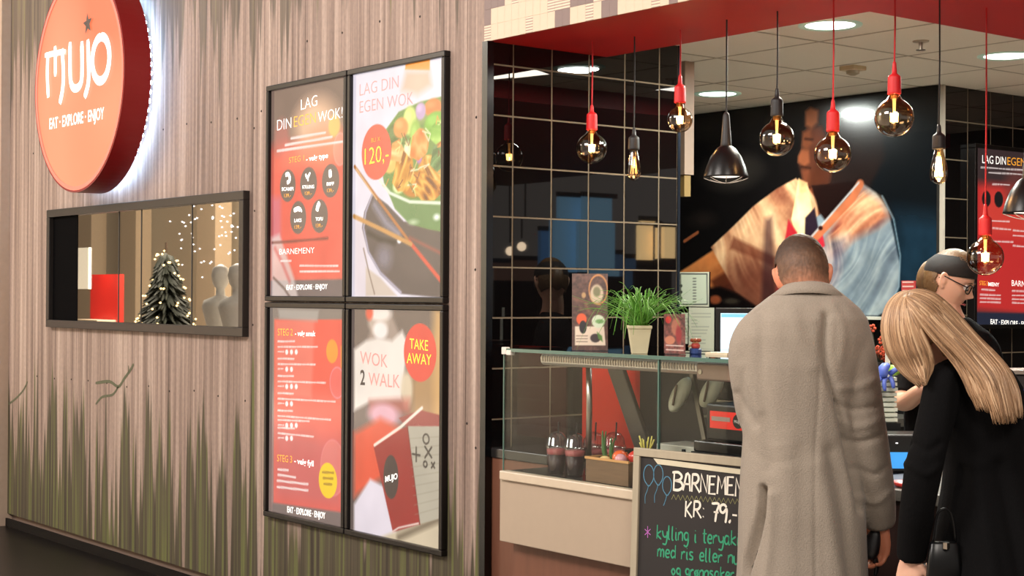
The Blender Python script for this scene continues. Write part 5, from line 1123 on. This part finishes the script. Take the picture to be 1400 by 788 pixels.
def groove(me, lines, facing_sign=None):
    """press (negative) or raise (positive) soft folds along polylines; each (points, depth, width)"""
    c = coords(me); n = normals(me); out = np.zeros(len(c))
    for pts, dep, wid in lines:
        pts = [np.array(p) for p in smooth_line(pts, 3)]; d = np.full(len(c), 1e9)
        for a, b_ in zip(pts[:-1], pts[1:]):
            e_ = b_-a; e_ = e_-DEP*(e_@DEP); ca = c-a; dd = ca@DEP; ca = ca-dd[:, None]*DEP; t = np.clip((ca@e_)/(e_@e_+1e-12), 0, 1); d = np.where(np.abs(dd) < .085, np.minimum(d, np.linalg.norm(ca-t[:, None]*e_, axis=1)), d)
        out += dep*np.exp(-(d/wid)**2)
    setco(me, c+n*out[:, None])
def oval_ring(c, ax, ay, rx, ry, n=28, p=2.3):
    out = []
    for k in range(n):
        a = 2*PI*k/n; ca, sa = math.cos(a), math.sin(a)
        out.append(np.array(c)+np.array(ax)*rx*np.sign(ca)*abs(ca)**(2/p)+np.array(ay)*ry*np.sign(sa)*abs(sa)**(2/p))
    return out
def torso(mb, secs, t, ax=RX, ay=DEP, shrink=0.0, zmin=None):
    rs = []
    for s in secs:
        py, cx, hw, hd = s[:4]; dt = s[4] if len(s) > 4 else 0; c = P(cx, py, t+dt)
        rs.append(oval_ring(c, ax, ay, hw/F*t-shrink, hd-shrink))
    mb.rings(rs)
def limb(mb, pts, t, shrink=0.0, flat=1.0, n=16, sub=3):
    P3 = [P(p[0], p[1], t+p[2]) for p in pts]; rr_ = [p[3]/F*t-shrink for p in pts]
    q = smooth_line([np.append(a, r) for a, r in zip(P3, rr_)], sub)
    mb.tube([v[:3] for v in q], [max(.004, v[3]) for v in q], n, flat=flat); return P3
def head_verts(center, face, up, sc=1.0, nose=1.0):
    """closed head mesh with brow, sockets, nose, lips, chin; returns (verts, faces, local->world function)"""
    fy = nrmz(face); ux = nrmz(np.cross(fy, up)); uz = np.cross(ux, fy); n, m = 72, 56; vs = []; fs = []
    def G(x, z, cx, cz, sx, sz): return math.exp(-((x-cx)/sx)**2-((z-cz)/sz)**2)
    for j in range(m+1):
        ph = PI*(j+.01)/(m+.02)
        for k in range(n):
            th_ = 2*PI*k/n; x = .076*math.sin(ph)*math.cos(th_); y = .098*math.sin(ph)*math.sin(th_); z = -.118*math.cos(ph)
            lo_ = max(0, -z/.118)
            x *= 1-.34*lo_**1.6; 
            if y > 0: y *= .90-.02*lo_+.06*G(0, z, 0, -.09, 1, .04)
            else: y *= 1-.32*lo_**1.3
            if z < 0 and y > 0: y += .004*lo_
            if y > .02:
                f = min(1, (y-.02)/.04)
                y += f*(.021*nose*G(x, z, 0, -.026, .0105, .013)+.012*nose*G(x, z, 0, -.010, .008, .020)+.004*G(x, z, 0, .022, .045, .012)-.010*G(abs(x), z, .031, .004, .015, .011)
                        +.004*G(abs(x), z, .045, -.026, .018, .018)+.007*G(x, z, 0, -.057, .020, .0055)+.006*G(x, z, 0, -.069, .018, .006)-.004*G(x, z, 0, -.063, .022, .002)+.010*G(x, z, 0, -.098, .020, .014)-.003*G(x, z, 0, -.080, .03, .006))
            vs.append(np.array(center)+sc*(ux*x+fy*y+uz*z))
    for j in range(m):
        for k in range(n): fs.append((j*n+k, j*n+(k+1) % n, (j+1)*n+(k+1) % n, (j+1)*n+k))
    fs.append(tuple(range(n))[::-1]); fs.append(tuple(m*n+k for k in range(n)))
    return vs, fs, lambda x, y, z: np.array(center)+sc*(ux*x+fy*y+uz*z)
def ear(mb, L_, side, sc=1.0):
    pts = [L_(side*.070, .004, -.034), L_(side*.078, -.004, -.022), L_(side*.085, -.014, .002), L_(side*.083, -.012, .018), L_(side*.077, .0, .020), L_(side*.073, .008, .008)]
    mb.tube(smooth_line(pts, 3), [.0065*sc]*16, 8); mb.sphere(L_(side*.075, -.002, -.006), .012*sc, 10, 8, (1, 1, 1.5)); mb.tube([L_(side*.070, .004, -.026), L_(side*.076, .001, -.033)], .008*sc, 8)
def hand(mb, w, d, nn_, curl=.6, sc=1.0, thumb=.5, side=1):
    """palm + four unequal jointed fingers + thumb. d: finger direction, nn_: where the palm faces"""
    d = nrmz(d); nn_ = nrmz(nn_-d*np.dot(nn_, d)); s = np.cross(d, nn_)*side; w = np.array(w)
    mb.rings([oval_ring(w+d*x*sc, s, nn_, hw*sc, ht*sc, 16) for x, hw, ht in ((-.03, .027, .020), (0, .027, .019), (.03, .036, .017), (.06, .041, .015), (.088, .040, .013), (.096, .034, .009))])
    for off, L, r in ((.029, .074, .0090), (.0098, .083, .0095), (-.0098, .077, .0090), (-.0285, .060, .0078)):
        p_ = w+d*.082*sc+s*off*sc; a = 0; pts = [p_-d*.02*sc, p_]; dd = d
        for seg, f in ((.46, .75), (.30, 1.15), (.24, .9)):
            a += curl*f; dd = d*math.cos(a)+nn_*math.sin(a); p_ = p_+dd*L*seg*sc; pts.append(p_)
        q = smooth_line(pts, 3); mb.tube(q, [r*sc*(1.05-.28*i/(len(q)-1)) for i in range(len(q))], 10); mb.sphere(q[-1], r*sc*.78, 8, 6)
    b0_ = w+d*.018*sc+s*.022*sc; p1 = b0_+(d*.55+s*.75+nn_*.35)*.040*sc; p2 = p1+(d*.85+s*.15+nn_*thumb)*.032*sc; p3 = p2+(d*.8-s*.25+nn_*thumb*1.3)*.024*sc
    q = smooth_line([b0_, p1, p2, p3], 3); mb.tube(q, [.0145*sc, .0135*sc, .0125*sc, .0120*sc, .0115*sc, .011*sc, .0105*sc, .010*sc, .0095*sc, .0085*sc], 10); mb.sphere(p3, .0082*sc, 8, 6)
def shell(me, keep, off, name, m, parent, rough_=0.0, seed=0):
    """a piece cut from a mesh's surface and lifted outwards (hair, headband)"""
    c = coords(me); n = normals(me); k = keep(c); o_ = off(c) if callable(off) else np.full(len(c), off)
    rg_ = np.random.RandomState(seed); v = c+n*(o_+rough_*rg_.rand(len(c)))[:, None]; f = [tuple(p.vertices) for p in me.polygons if all(k[i] for i in p.vertices)]
    use = sorted({i for q in f for i in q}); mp = {i: j for j, i in enumerate(use)}
    me2 = bpy.data.meshes.new(name); me2.from_pydata(v[use].tolist(), [], [tuple(mp[i] for i in q) for q in f]); me2.update()
    o = link(name, me2, m, parent); sd = o.modifiers.new('solid', 'SOLIDIFY'); sd.thickness = .004; sd.offset = -1; return o
def skinmat(name, col):
    m = mat(name, col, .5, 0, .06, 14, bump=.05); b = m.node_tree.nodes['Principled BSDF']; b.inputs['Subsurface Weight'].default_value = .12; b.inputs['Subsurface Radius'].default_value = (.012, .005, .003); return m
def woolmat(name, col, var=.16, bump=.35, scale=260):
    return mat(name, col, .92, 0, var, scale, bump=bump, sheen=.12)
def hairmat(name, col, st=(60, 60, 6)):
    return mat(name, col, .42, 0, .35, 6, bump=.3, stretch=st)
def legs(mb, p0, sep, zt, shrink=0, ax=RX, step=.0, lean=.0):
    for s in (-1, 1):
        b0_ = np.array([p0[0], p0[1], 0])+ax*s*sep+DEP*step*s
        mb.tube(smooth_line([b0_+UP*zt, b0_+UP*zt*.75+DEP*.0, b0_+UP*.48+DEP*.01, b0_+UP*.30, b0_+UP*.08], 3), [(.085-.045*i/12)-shrink for i in range(13)], 14)
def shoes(p0, sep, parent, m, ax=RX, fwd=DEP, step=0):
    for s in (-1, 1):
        b0_ = np.array([p0[0], p0[1], 0])+ax*s*sep+DEP*step*s; mb = MB(); sx = nrmz(np.cross(fwd, UP))
        mb.rings([oval_ring(b0_+fwd*y+UP*(h/2+.004), sx, UP, w, h/2, 14) for y, w, h in ((-.075, .024, .05), (-.05, .036, .09), (0, .040, .10), (.06, .044, .075), (.12, .045, .06), (.165, .036, .045), (.185, .016, .03))])
        mb.build('shoe', m, parent, smooth=True)
# ---------------------------------------------------------------- man in grey coat
TM = 4.45; c0 = P(1098, 600, TM); man = empty('person', (c0[0], c0[1], 0), 'man with short brown hair in long grey wool coat, seen from behind', 'person')
msec = [(392, 1103, 34, .062, .02), (402, 1104, 46, .078, .02), (410, 1104, 58, .09, .015), (420, 1104, 71, .10, .01), (436, 1102, 84, .112, 0), (460, 1099, 91, .122, 0), (500, 1095, 85, .13, 0), (550, 1092, 80, .127, 0), (600, 1092, 77, .125, 0), (650, 1094, 82, .135, 0), (700, 1095, 86, .15, 0), (788, 1095, 88, .165, 0), (860, 1096, 92, .175, 0), (912, 1096, 95, .18, 0)]
marmR = [(1147, 436, .0, 25), (1161, 454, -.01, 29), (1167, 490, -.02, 31), (1172, 540, -.03, 32), (1181, 590, -.03, 30), (1191, 640, -.01, 28), (1199, 680, .01, 25.5), (1203, 712, .03, 22), (1204, 719, .034, 20)]
marmL = [(1054, 438, .0, 25), (1034, 458, .0, 29), (1025, 485, .0, 29), (1026, 530, .01, 27), (1033, 572, .03, 25), (1050, 590, .10, 23), (1068, 586, .19, 21), (1080, 575, .27, 19)]
mb = MB(); torso(mb, msec, TM); limb(mb, marmR, TM); limb(mb, marmL, TM); coat = remesh(mb, .0065, 6)
g = lambda pp, dt=-.14: [P(x, y, TM+dt) for x, y in pp]
groove(coat, [([P(x, y, TM-.12) for x, y in ((1131, 432), (1127, 470), (1131, 510), (1144, 548), (1158, 600), (1172, 655), (1180, 700))], -.020, .011),
              (g([(1121, 440), (1120, 550), (1114, 640), (1113, 800)], -.135), -.0025, .006), (g([(1046, 670), (1043, 700), (1034, 740), (1022, 790), (1014, 850)]), -.034, .008), (g([(1056, 680), (1054, 730), (1048, 790)]), .010, .016),
              (g([(1120, 640), (1132, 700), (1148, 800)], -.15), .009, .03), (g([(1138, 620), (1152, 690), (1166, 800)]), -.011, .022), (g([(1080, 600), (1078, 700), (1072, 800)], -.16), .006, .03),
              (g([(1046, 430), (1040, 500), (1046, 570), (1052, 640)], -.11), -.007, .018), (g([(1016, 500), (1036, 560)], -.06), .006, .012), (g([(1010, 540), (1030, 580)], -.06), -.007, .010),
              (g([(1146, 552), (1165, 560), (1200, 556)], -.10), -.006, .010), (g([(1150, 575), (1172, 585), (1206, 574)], -.10), .005, .011), (g([(1156, 600), (1176, 606), (1206, 596)], -.10), -.007, .010), (g([(1150, 530), (1172, 530), (1196, 520)], -.10), .006, .012),
              (g([(1170, 640), (1196, 650), (1214, 640)], -.08), -.005, .010), (g([(1176, 680), (1200, 690), (1220, 676)], -.08), .005, .010), (g([(1085, 430), (1095, 470), (1110, 500)], -.12), .004, .02), (g([(1140, 420), (1150, 450), (1148, 490)], -.10), .004, .014),
              (g([(1036, 600), (1060, 612), (1090, 606)]), .0022, .015), (g([(1030, 620), (1055, 634), (1085, 630)]), -.0022, .012)])
c = coords(coat); n_ = normals(coat); w = (vnoise(c@RX*9+7, c[:, 2]*5+3, 1)-.5)*.008+(vnoise(c@RX*26+7, c[:, 2]*12+3, 2)-.5)*.0028; setco(coat, c+n_*w[:, None])
M_coat = woolmat('grey_wool', (150, 138, 124), .2, .5); link('coat', coat, M_coat, man)
# turned down collar
mb = MB(); rs = []
for py, hw, hd, dt in ((413, 50, .090, .015), (409, 52, .092, .015), (402, 44, .083, .02), (397, 38.5, .076, .025), (394.5, 36, .072, .027), (396, 33.5, .067, .027), (405, 33, .066, .025)): rs.append(oval_ring(P(1104, py, TM+dt), nrmz(RX-UP*.03), nrmz(DEP-UP*.30), hw/F*TM, hd, 40, 2.0))
mb.rings(rs, cap=False); mb.build('collar', M_coat, man, smooth=True)
mb = MB(); hx = P(1097, 376, TM+.05); hv, hf, ML = head_verts(hx, nrmz(DEP*.90+RX*.10-UP*.50), nrmz(UP*.9+DEP*.5+RX*-.06), .96)
mb.add(hv, hf); ear(mb, ML, 1); ear(mb, ML, -1)
mb.tube(smooth_line([P(1100, 372, TM+.06), P(1104, 390, TM+.03), P(1105, 410, TM+.02)], 3), [.058, .060, .062, .063, .064, .066, .070], 18)
torso(mb, msec[2:], TM, shrink=.045); limb(mb, marmR, TM, .024); limb(mb, marmL, TM, .022); legs(mb, c0, .085, .80, .012)
wr = P(1203, 714, TM+.03); hand(mb, wr, nrmz(-UP+DEP*.12), nrmz(-RX*.75-DEP*.55), .62, 1.0, .55, 1)
hand(mb, P(1082, 573, TM+.28), nrmz(DEP+UP*.1), nrmz(RX*.6-UP), .5, .98, .5, -1)
body = remesh(mb, .0042, 3, .4)
M_sk1 = skinmat('skin_man', (222, 142, 108)); link('body', body, M_sk1, man)
def loc_of(c, ctr, face, up):
    fy = nrmz(face); ux = nrmz(np.cross(fy, up)); uz = np.cross(ux, fy); d = c-np.array(ctr); return d@ux, d@fy, d@uz
def keep(c):
    x, y, z = loc_of(c, hx, nrmz(DEP*.90+RX*.10-UP*.50), nrmz(UP*.9+DEP*.5)); line = np.where(y < -.02, -.072+.22*np.abs(x), np.where(y < .04, -.0+(y+.02)*.7, .055))
    ears = (np.abs(x) > .070) & (y > -.03) & (y < .015) & (z < .03)
    return (z > line) & (np.linalg.norm(c-hx, axis=1) < .16) & (~ears)
def thick(c):
    x, y, z = loc_of(c, hx, nrmz(DEP*.90+RX*.10-UP*.50), nrmz(UP*.9+DEP*.5)); return .0006+.009*np.clip((z+.01)/.09, 0, 1)
hs = shell(body, keep, thick, 'hair', vmat('short_hair', 0, .6), man, .0022, 1)
hme = hs.data; c = coords(hme); x, y, z = loc_of(c, hx, nrmz(DEP*.90+RX*.10-UP*.50), nrmz(UP*.9+DEP*.5))   # clipped short at the nape, longer and darker on top
f_ = np.clip((z+.074)/.06+(vnoise(x*160, z*160, 3)-.5)*.25+np.abs(x)*1.5, 0, 1)[:, None]; f2 = np.clip((z-.005)/.045, 0, 1)[:, None]; f3 = np.clip((z-.085)/.03, 0, 1)[:, None]
colr = np.array([196, 134, 104])*(1-f_)+np.array([104, 74, 54])*f_; colr = colr*(1-f2)+np.array([66, 45, 31])*f2; colr = colr*(1-f3)+np.array([112, 78, 46])*f3; colr *= (.88+.24*vnoise(x*500, z*120, 9))[:, None]
at = hme.color_attributes.new('Col', 'FLOAT_COLOR', 'POINT'); cc = np.ones((len(c), 4)); cc[:, :3] = lin(np.clip(colr, 0, 255)); at.data.foreach_set('color', cc.ravel())
mb = MB(); legs(mb, c0, .085, .80, 0); link('trousers', remesh(mb, .012, 4), mat('trousers_black', (26, 25, 28), .8), man); shoes(c0, .085, man, mat('shoe_black', (22, 20, 20), .35))
# black thing in his hand
wl = MB(); q = P(1190, 742, TM+.02); wl.rings([oval_ring(q+UP*z+RX*x, nrmz(RX-DEP*.4), nrmz(DEP+RX*.4), a, b_, 12) for z, x, a, b_ in ((.045, .018, .010, .006), (.02, .010, .020, .010), (-.005, .0, .030, .012), (-.03, -.010, .036, .012), (-.045, -.012, .028, .010), (-.052, 0, .012, .006))])
wl.tube(smooth_line([q-UP*.04+RX*.01, q-UP*.07+RX*.018, q-UP*.10+RX*.012], 3), [.010, .011, .009, .009, .008, .007, .005], 8)
tag(wl.build('leather_glove', mat('glove_black', (20, 18, 19), .32, bump=.4), smooth=True, sub=1), 'crumpled black leather glove held in the grey coated man hand', 'glove')
# ---------------------------------------------------------------- blonde woman in black coat
TW = 4.1; w0 = P(1345, 600, TW); wo = empty('person', (w0[0], w0[1], 0), 'woman with long straight blonde hair in black coat bending her head forward', 'person')
wsec = [(482, 1312, 26, .055, .02), (492, 1318, 44, .08, .01), (506, 1326, 56, .10, 0), (530, 1334, 62, .118, 0), (570, 1340, 60, .122, 0), (610, 1344, 54, .115, 0), (640, 1346, 53, .112, 0), (670, 1350, 60, .125, 0), (720, 1356, 74, .15, 0), (788, 1362, 90, .18, 0), (870, 1366, 106, .205, 0), (930, 1368, 114, .215, 0)]
warmL = [(1304, 510, -.06, 18), (1291, 520, -.09, 24), (1285, 553, -.10, 26), (1276, 595, -.11, 26), (1264, 640, -.11, 26), (1256, 690, -.09, 24.5), (1249, 735, -.05, 22), (1246, 764, -.03, 20)]
warmR = [(1340, 510, .08, 24), (1330, 540, .12, 26), (1325, 585, .16, 24), (1310, 600, .20, 22), (1298, 596, .24, 20)]
mb = MB(); torso(mb, wsec, TW); limb(mb, warmL, TW); limb(mb, warmR, TW); wc = remesh(mb, .0065, 6)
gw = lambda pp, dt=-.15: [P(x, y, TW+dt) for x, y in pp]
groove(wc, [(gw([(1308, 520), (1302, 580), (1296, 640), (1286, 700)], -.12), -.007, .014), (gw([(1345, 640), (1350, 700), (1358, 800)], -.16), .012, .02), (gw([(1372, 640), (1380, 700), (1392, 800)], -.14), -.012, .02), (gw([(1325, 650), (1322, 720), (1318, 800)], -.15), -.010, .02),
            (gw([(1256, 610), (1272, 618), (1288, 608)], -.18), -.006, .010), (gw([(1252, 640), (1270, 650), (1286, 640)], -.18), .006, .010)])
M_bc = mat('black_wool', (9, 8, 9), .95, 0, .3, 200, bump=.25, spec=.15); link('coat', wc, M_bc, wo)
WF = nrmz(-RX*.80+DEP*.35-UP*.55); WU = nrmz(UP*.8-RX*.5); wh = P(1264, 460, TW+.02)
mb = MB(); hv, hf, WL = head_verts(wh, WF, WU, .95); mb.add(hv, hf); ear(mb, WL, 1); ear(mb, WL, -1)
mb.tube(smooth_line([P(1268, 468, TW), P(1290, 486, TW+.01), P(1312, 505, TW+.01)], 3), [.052, .053, .054, .055, .058, .062, .068], 16)
torso(mb, wsec[1:], TW, shrink=.045); limb(mb, warmL, TW, .022); limb(mb, warmR, TW, .012); legs(mb, w0, .08, .80, .014)
hand(mb, P(1245, 762, TW-.03), nrmz(-UP-RX*.05+DEP*.1), nrmz(DEP*.5+RX*.5), .35, .93, .4, 1); hand(mb, P(1296, 596, TW+.25), nrmz(DEP+UP*.3), nrmz(-UP), .5, .92, .5, 1)
wb_ = remesh(mb, .0042, 3, .4); M_sk2 = skinmat('skin_woman', (228, 178, 152)); link('body', wb_, M_sk2, wo)
mb = MB(); legs(mb, w0, .08, .80, 0); link('trousers', remesh(mb, .012, 4), MATS['trousers_black'], wo); shoes(w0, .08, wo, MATS['shoe_black'])
# hair: overlapping locks
H3 = [hairmat('hair_blonde', (170, 132, 98), (70, 70, 5)), hairmat('hair_light', (202, 166, 130), (70, 70, 5)), hairmat('hair_deep', (136, 104, 76), (70, 70, 5))]
rh = random.Random(12)
def locks(ga, gb, n, rad, spread, jit, flat=.55):
    mb = MB(); ga = np.array(ga, float); gb = np.array(gb, float)
    for k in range(n):
        u = (k+.5)/n+rh.uniform(-.3, .3)/n; pts = []; j1 = rh.uniform(-1, 1)*jit; j2 = rh.uniform(-1, 1); ph = rh.uniform(0, 6)
        for i in range(len(ga)):
            a = ga[i]*(1-u)+gb[i]*u; bulge = math.sin(PI*u)*spread*(i/(len(ga)-1)*.6+.4); s = i/(len(ga)-1)
            pts.append(P(a[0]+math.sin(ph+s*5)*jit*.8*s, a[1]+(j2*6*s if i == len(ga)-1 else 0), TW+a[2]-bulge+rh.uniform(-.002, .002)+j1*.002))
        q = smooth_line(pts, 4); m_ = len(q); mb.cur = rh.choices((0, 1, 2), (.55, .27, .18))[0]
        mb.tube(q, [rad*(.55+.6*math.sin(PI*min(1, (i+1.5)/m_*1.0)))*(1 if i < m_*.8 else 1-.75*(i-m_*.8)/(m_*.2)) for i in range(m_)], 7, flat=flat, up=DEP)
    return mb
mb = MB(); hcap, hcf, CL = head_verts(wh, WF, WU, 1.03, 0.0); ctr = np.array(wh)
mb.add(hcap, hcf)
cap = mb.mesh('cap'); 
def keepw(c):
    x, y, z = loc_of(c, wh, WF, WU); return (z > -.02+np.where(y > .02, .085, 0)-np.where(y < -.02, .05, 0))
shell(cap, keepw, .004, 'hair', H3[0], wo, .001, 3)
ga = [(1236, 403, -.05), (1252, 396, -.075), (1276, 401, -.08), (1298, 418, -.07), (1317, 438, -.06), (1338, 461, -.06), (1361, 483, -.07), (1380, 505, -.09), (1394, 535, -.12), (1399, 568, -.135)]
gb = [(1236, 406, -.09), (1243, 420, -.125), (1256, 440, -.14), (1270, 458, -.14), (1284, 474, -.14), (1298, 490, -.14), (1309, 505, -.145), (1317, 520, -.15), (1325, 540, -.155), (1334, 556, -.155)]
m1 = locks(ga, gb, 260, .0034, .035, 1.2); m1.build('hair', H3, wo, smooth=True)
ga2 = [(1246, 397, -.03), (1227, 402, -.03), (1212, 419, -.04), (1206, 446, -.05), (1211, 478, -.05), (1224, 500, -.04), (1240, 517, -.05), (1256, 526, -.055)]
gb2 = [(1238, 404, -.09), (1244, 420, -.125), (1254, 440, -.14), (1264, 460, -.14), (1272, 478, -.135), (1276, 494, -.125), (1274, 508, -.12), (1268, 520, -.12)]
m2 = locks(ga2, gb2, 210, .0036, .05, 1.0); m2.build('hair', H3, wo, smooth=True)
ga3 = [(1250, 420, -.13), (1266, 440, -.145), (1284, 460, -.15), (1302, 478, -.155), (1320, 498, -.16), (1338, 522, -.17), (1350, 550, -.175), (1358, 576, -.175)]
gb3 = [(1290, 412, -.08), (1308, 430, -.08), (1324, 448, -.08), (1340, 466, -.085), (1358, 486, -.10), (1374, 508, -.13), (1384, 545, -.15), (1390, 574, -.155)]
m3 = locks(ga3, gb3, 170, .0032, .02, 2.0); m3.build('hair', H3, wo, smooth=True)
# glossy black handbag at her far hip
q = P(1291, 776, TW-.10); hb = empty('handbag', (q[0], q[1], q[2]-.12), 'glossy black handbag hanging at the blonde woman hip', 'handbag')
MB().rings([oval_ring(q+UP*z, RX, DEP, a, b_, 20, 3.2) for z, a, b_ in ((-.12, .045, .012), (-.115, .050, .02), (0, .045, .020), (.06, .038, .014), (.066, .03, .008))]).build('body', mat('patent_black', (8, 8, 9), .3, spec=.3), hb, smooth=True)
MB().tube(smooth_line([q+UP*.06-RX*.03, q+UP*.13-RX*.02, q+UP*.15, q+UP*.13+RX*.02, q+UP*.06+RX*.03], 4), .003, 8).build('strap', MATS['patent_black'], hb, smooth=True)
MB().box(tuple(q+np.array([-.006, -.006, .05])-DEP*.02), tuple(q+np.array([.006, .006, .066])-DEP*.02)).build('clasp', M_steel, hb)
# ---------------------------------------------------------------- shop assistant
TE = 5.98; e0 = P(1292, 600, TE); em = empty('person', (e0[0], e0[1], 0), 'shop assistant with glasses and wide black headband looking down behind the counter', 'person')
esec = [(434, 1305, 20, .045, .0), (444, 1304, 34, .06, 0), (454, 1302, 50, .075, 0), (468, 1299, 58, .088, 0), (500, 1294, 56, .10, 0), (550, 1288, 52, .10, 0), (600, 1286, 49, .098, 0), (660, 1288, 53, .11, 0), (720, 1290, 58, .12, 0), (760, 1290, 56, .12, 0)]
earmR = [(1260, 462, 0, 16), (1246, 478, -.01, 18), (1237, 505, -.03, 17.5), (1231, 528, -.05, 16.5), (1231, 540, -.07, 15)]
foreR = [(1233, 528, -.05, 12), (1231, 547, -.08, 13), (1241, 549, -.13, 12.5), (1254, 539, -.19, 11), (1268, 530, -.25, 9)]
earmL = [(1338, 462, 0, 16), (1350, 480, 0, 18), (1356, 510, -.02, 17), (1352, 545, -.06, 15)]
foreL = [(1354, 535, -.05, 12), (1348, 548, -.10, 12), (1335, 545, -.18, 10), (1322, 540, -.24, 9)]
mb = MB(); torso(mb, esec, TE); limb(mb, earmR, TE); limb(mb, earmL, TE); sh = remesh(mb, .007, 5)
groove(sh, [([P(x, y, TE-.1) for x, y in pp], d_, w_) for pp, d_, w_ in (([(1250, 560), (1248, 620), (1250, 700)], -.006, .008), ([(1262, 555), (1262, 620), (1266, 700)], .006, .008), ([(1256, 480), (1256, 540), (1252, 580)], -.008, .012))])
link('shirt', sh, mat('shirt_black', (15, 14, 15), .9, 0, .2, 120, bump=.2, spec=.2), em)
EF = nrmz(RX*.84-DEP*.46-UP*.46); EU = nrmz(UP*.88+RX*.40-DEP*.18); eh = P(1298, 383, TE)
mb = MB(); hv, hf, EL = head_verts(eh, EF, EU, .99, 1.0); mb.add(hv, hf); ear(mb, EL, 1); ear(mb, EL, -1)
mb.tube(smooth_line([P(1290, 405, TE+.01), P(1295, 425, TE+.01), P(1302, 446, TE+.0)], 3), [.050, .050, .051, .052, .053, .056, .062], 16)
torso(mb, esec[1:], TE, shrink=.02); limb(mb, earmR, TE, .012); limb(mb, earmL, TE, .012); limb(mb, foreR, TE); limb(mb, foreL, TE); legs(mb, e0, .085, .82, .014)
hand(mb, P(1268, 530, TE-.25), nrmz(RX*.5-DEP*.8), nrmz(-UP), .45, .92, .5, -1); hand(mb, P(1322, 540, TE-.24), nrmz(-RX*.5-DEP*.8), nrmz(-UP), .45, .92, .5, 1)
eb = remesh(mb, .0036, 2, .35); link('body', eb, M_sk2, em)
mb = MB(); legs(mb, e0, .085, .82, 0); link('trousers', remesh(mb, .012, 4), MATS['trousers_black'], em); shoes(e0, .085, em, MATS['shoe_black'], fwd=nrmz(-DEP+RX*.6))
def kh(c):
    x, y, z = loc_of(c, eh, EF, EU); r_ = np.linalg.norm(c-eh, axis=1); ears = (np.abs(x) > .070) & (y > -.03) & (y < .02) & (z < .03)
    return (r_ < .15) & (~ears) & (z > np.where(y < -.01, -.065, np.where(y < .03, .03, .068)))
shell(eb, kh, .006, 'hair', hairmat('hair_fair_brown', (104, 78, 50), (60, 60, 8)), em, .002, 5)
mb = MB()                                  # gathered hair at the nape
mb.tube(smooth_line([EL(0, -.078, .03), EL(.0, -.088, -.005), EL(.0, -.086, -.045), EL(0, -.074, -.085)], 4), [.026, .030, .033, .034, .034, .034, .034, .033, .031, .028, .025, .020, .012], 14); mb.build('hair', MATS['hair_fair_brown'], em, smooth=True)
mb = MB(); rs = []                         # wide headband
for t_, off_ in ((.0, .0), (.12, .006), (.5, .010), (.88, .006), (1.0, .0)):
    ring = []
    for k in range(56):
        a = 2*PI*k/56; fr = (math.sin(a)+1)/2; zlo = -.012+.056*fr; zhi = min(.112, zlo+.090); z = zlo+(zhi-zlo)*t_; s = math.sqrt(max(.05, 1-(z/.118)**2)); ring.append(EL((.078*s+.003+off_)*math.cos(a), ((.091 if math.sin(a) > 0 else .100)*s+.003+off_)*math.sin(a), z))
    rs.append(ring)
mb.rings(rs, cap=False); hb_ = mb.build('headband', mat('headband_black', (30, 26, 25), .8, 0, .2, 40, bump=.4), em, smooth=True)
# glasses
mb = MB()
for s in (-1, 1):
    mb.tube([EL(s*.033+.024*math.cos(a), .094-.012*abs(math.cos(a)*.5+.5*s*.6) , .0+.018*math.sin(a)) for a in np.linspace(0, 2*PI, 21)], .0024, 7)
    mb.tube([EL(s*.057, .088, .006), EL(s*.076, .045, .008), EL(s*.082, -.005, .010), EL(s*.080, -.022, -.004)], .0023, 6)
mb.tube([EL(-.010, .099, .004), EL(0, .102, .007), EL(.010, .099, .004)], .0023, 6)
gl_ = mb.build('glasses', mat('glasses_black', (18, 16, 22), .2), em, smooth=True)
for s in (-1, 1):
    MB().add([EL(s*.033+.023*math.cos(a), .0935-.012*abs(math.cos(a)*.5+.5*s*.6), .017*math.sin(a)) for a in np.linspace(0, 2*PI, 21)[:-1]], [tuple(range(20))]).build('lens', M_glass, gl_)
mbe = MB(); mbi = MB(); mbb = MB(); mbl = MB()
for s in (-1, 1):
    mbe = MB().sphere(EL(s*.031, .0745, .002), .0125, 12, 10); mbe.build('eye', mat('eye_white', (226, 216, 210), .2), em, smooth=True)
    MB().sphere(EL(s*.031, .0835, -.003), .0055, 10, 8).build('iris', mat('iris_dark', (46, 56, 64), .2), em, smooth=True)
    MB().tube(smooth_line([EL(s*.016, .088, .021), EL(s*.032, .089, .026), EL(s*.048, .080, .021)], 4), [.0015, .0025, .003, .003, .003, .0028, .0025, .002, .0012], 6).build('eyebrow', mat('brow_brown', (110, 78, 56), .7), em, smooth=True)
MB().tube(smooth_line([EL(-.022, .0865, -.064), EL(-.010, .0935, -.0605), EL(0, .0950, -.062), EL(.010, .0935, -.0605), EL(.022, .0865, -.064)], 3), [.001, .002, .003, .0035, .004, .0042, .0042, .0042, .004, .0035, .003, .002, .001], 8).build('lips', mat('lip_rose', (186, 96, 96), .4), em, smooth=True)
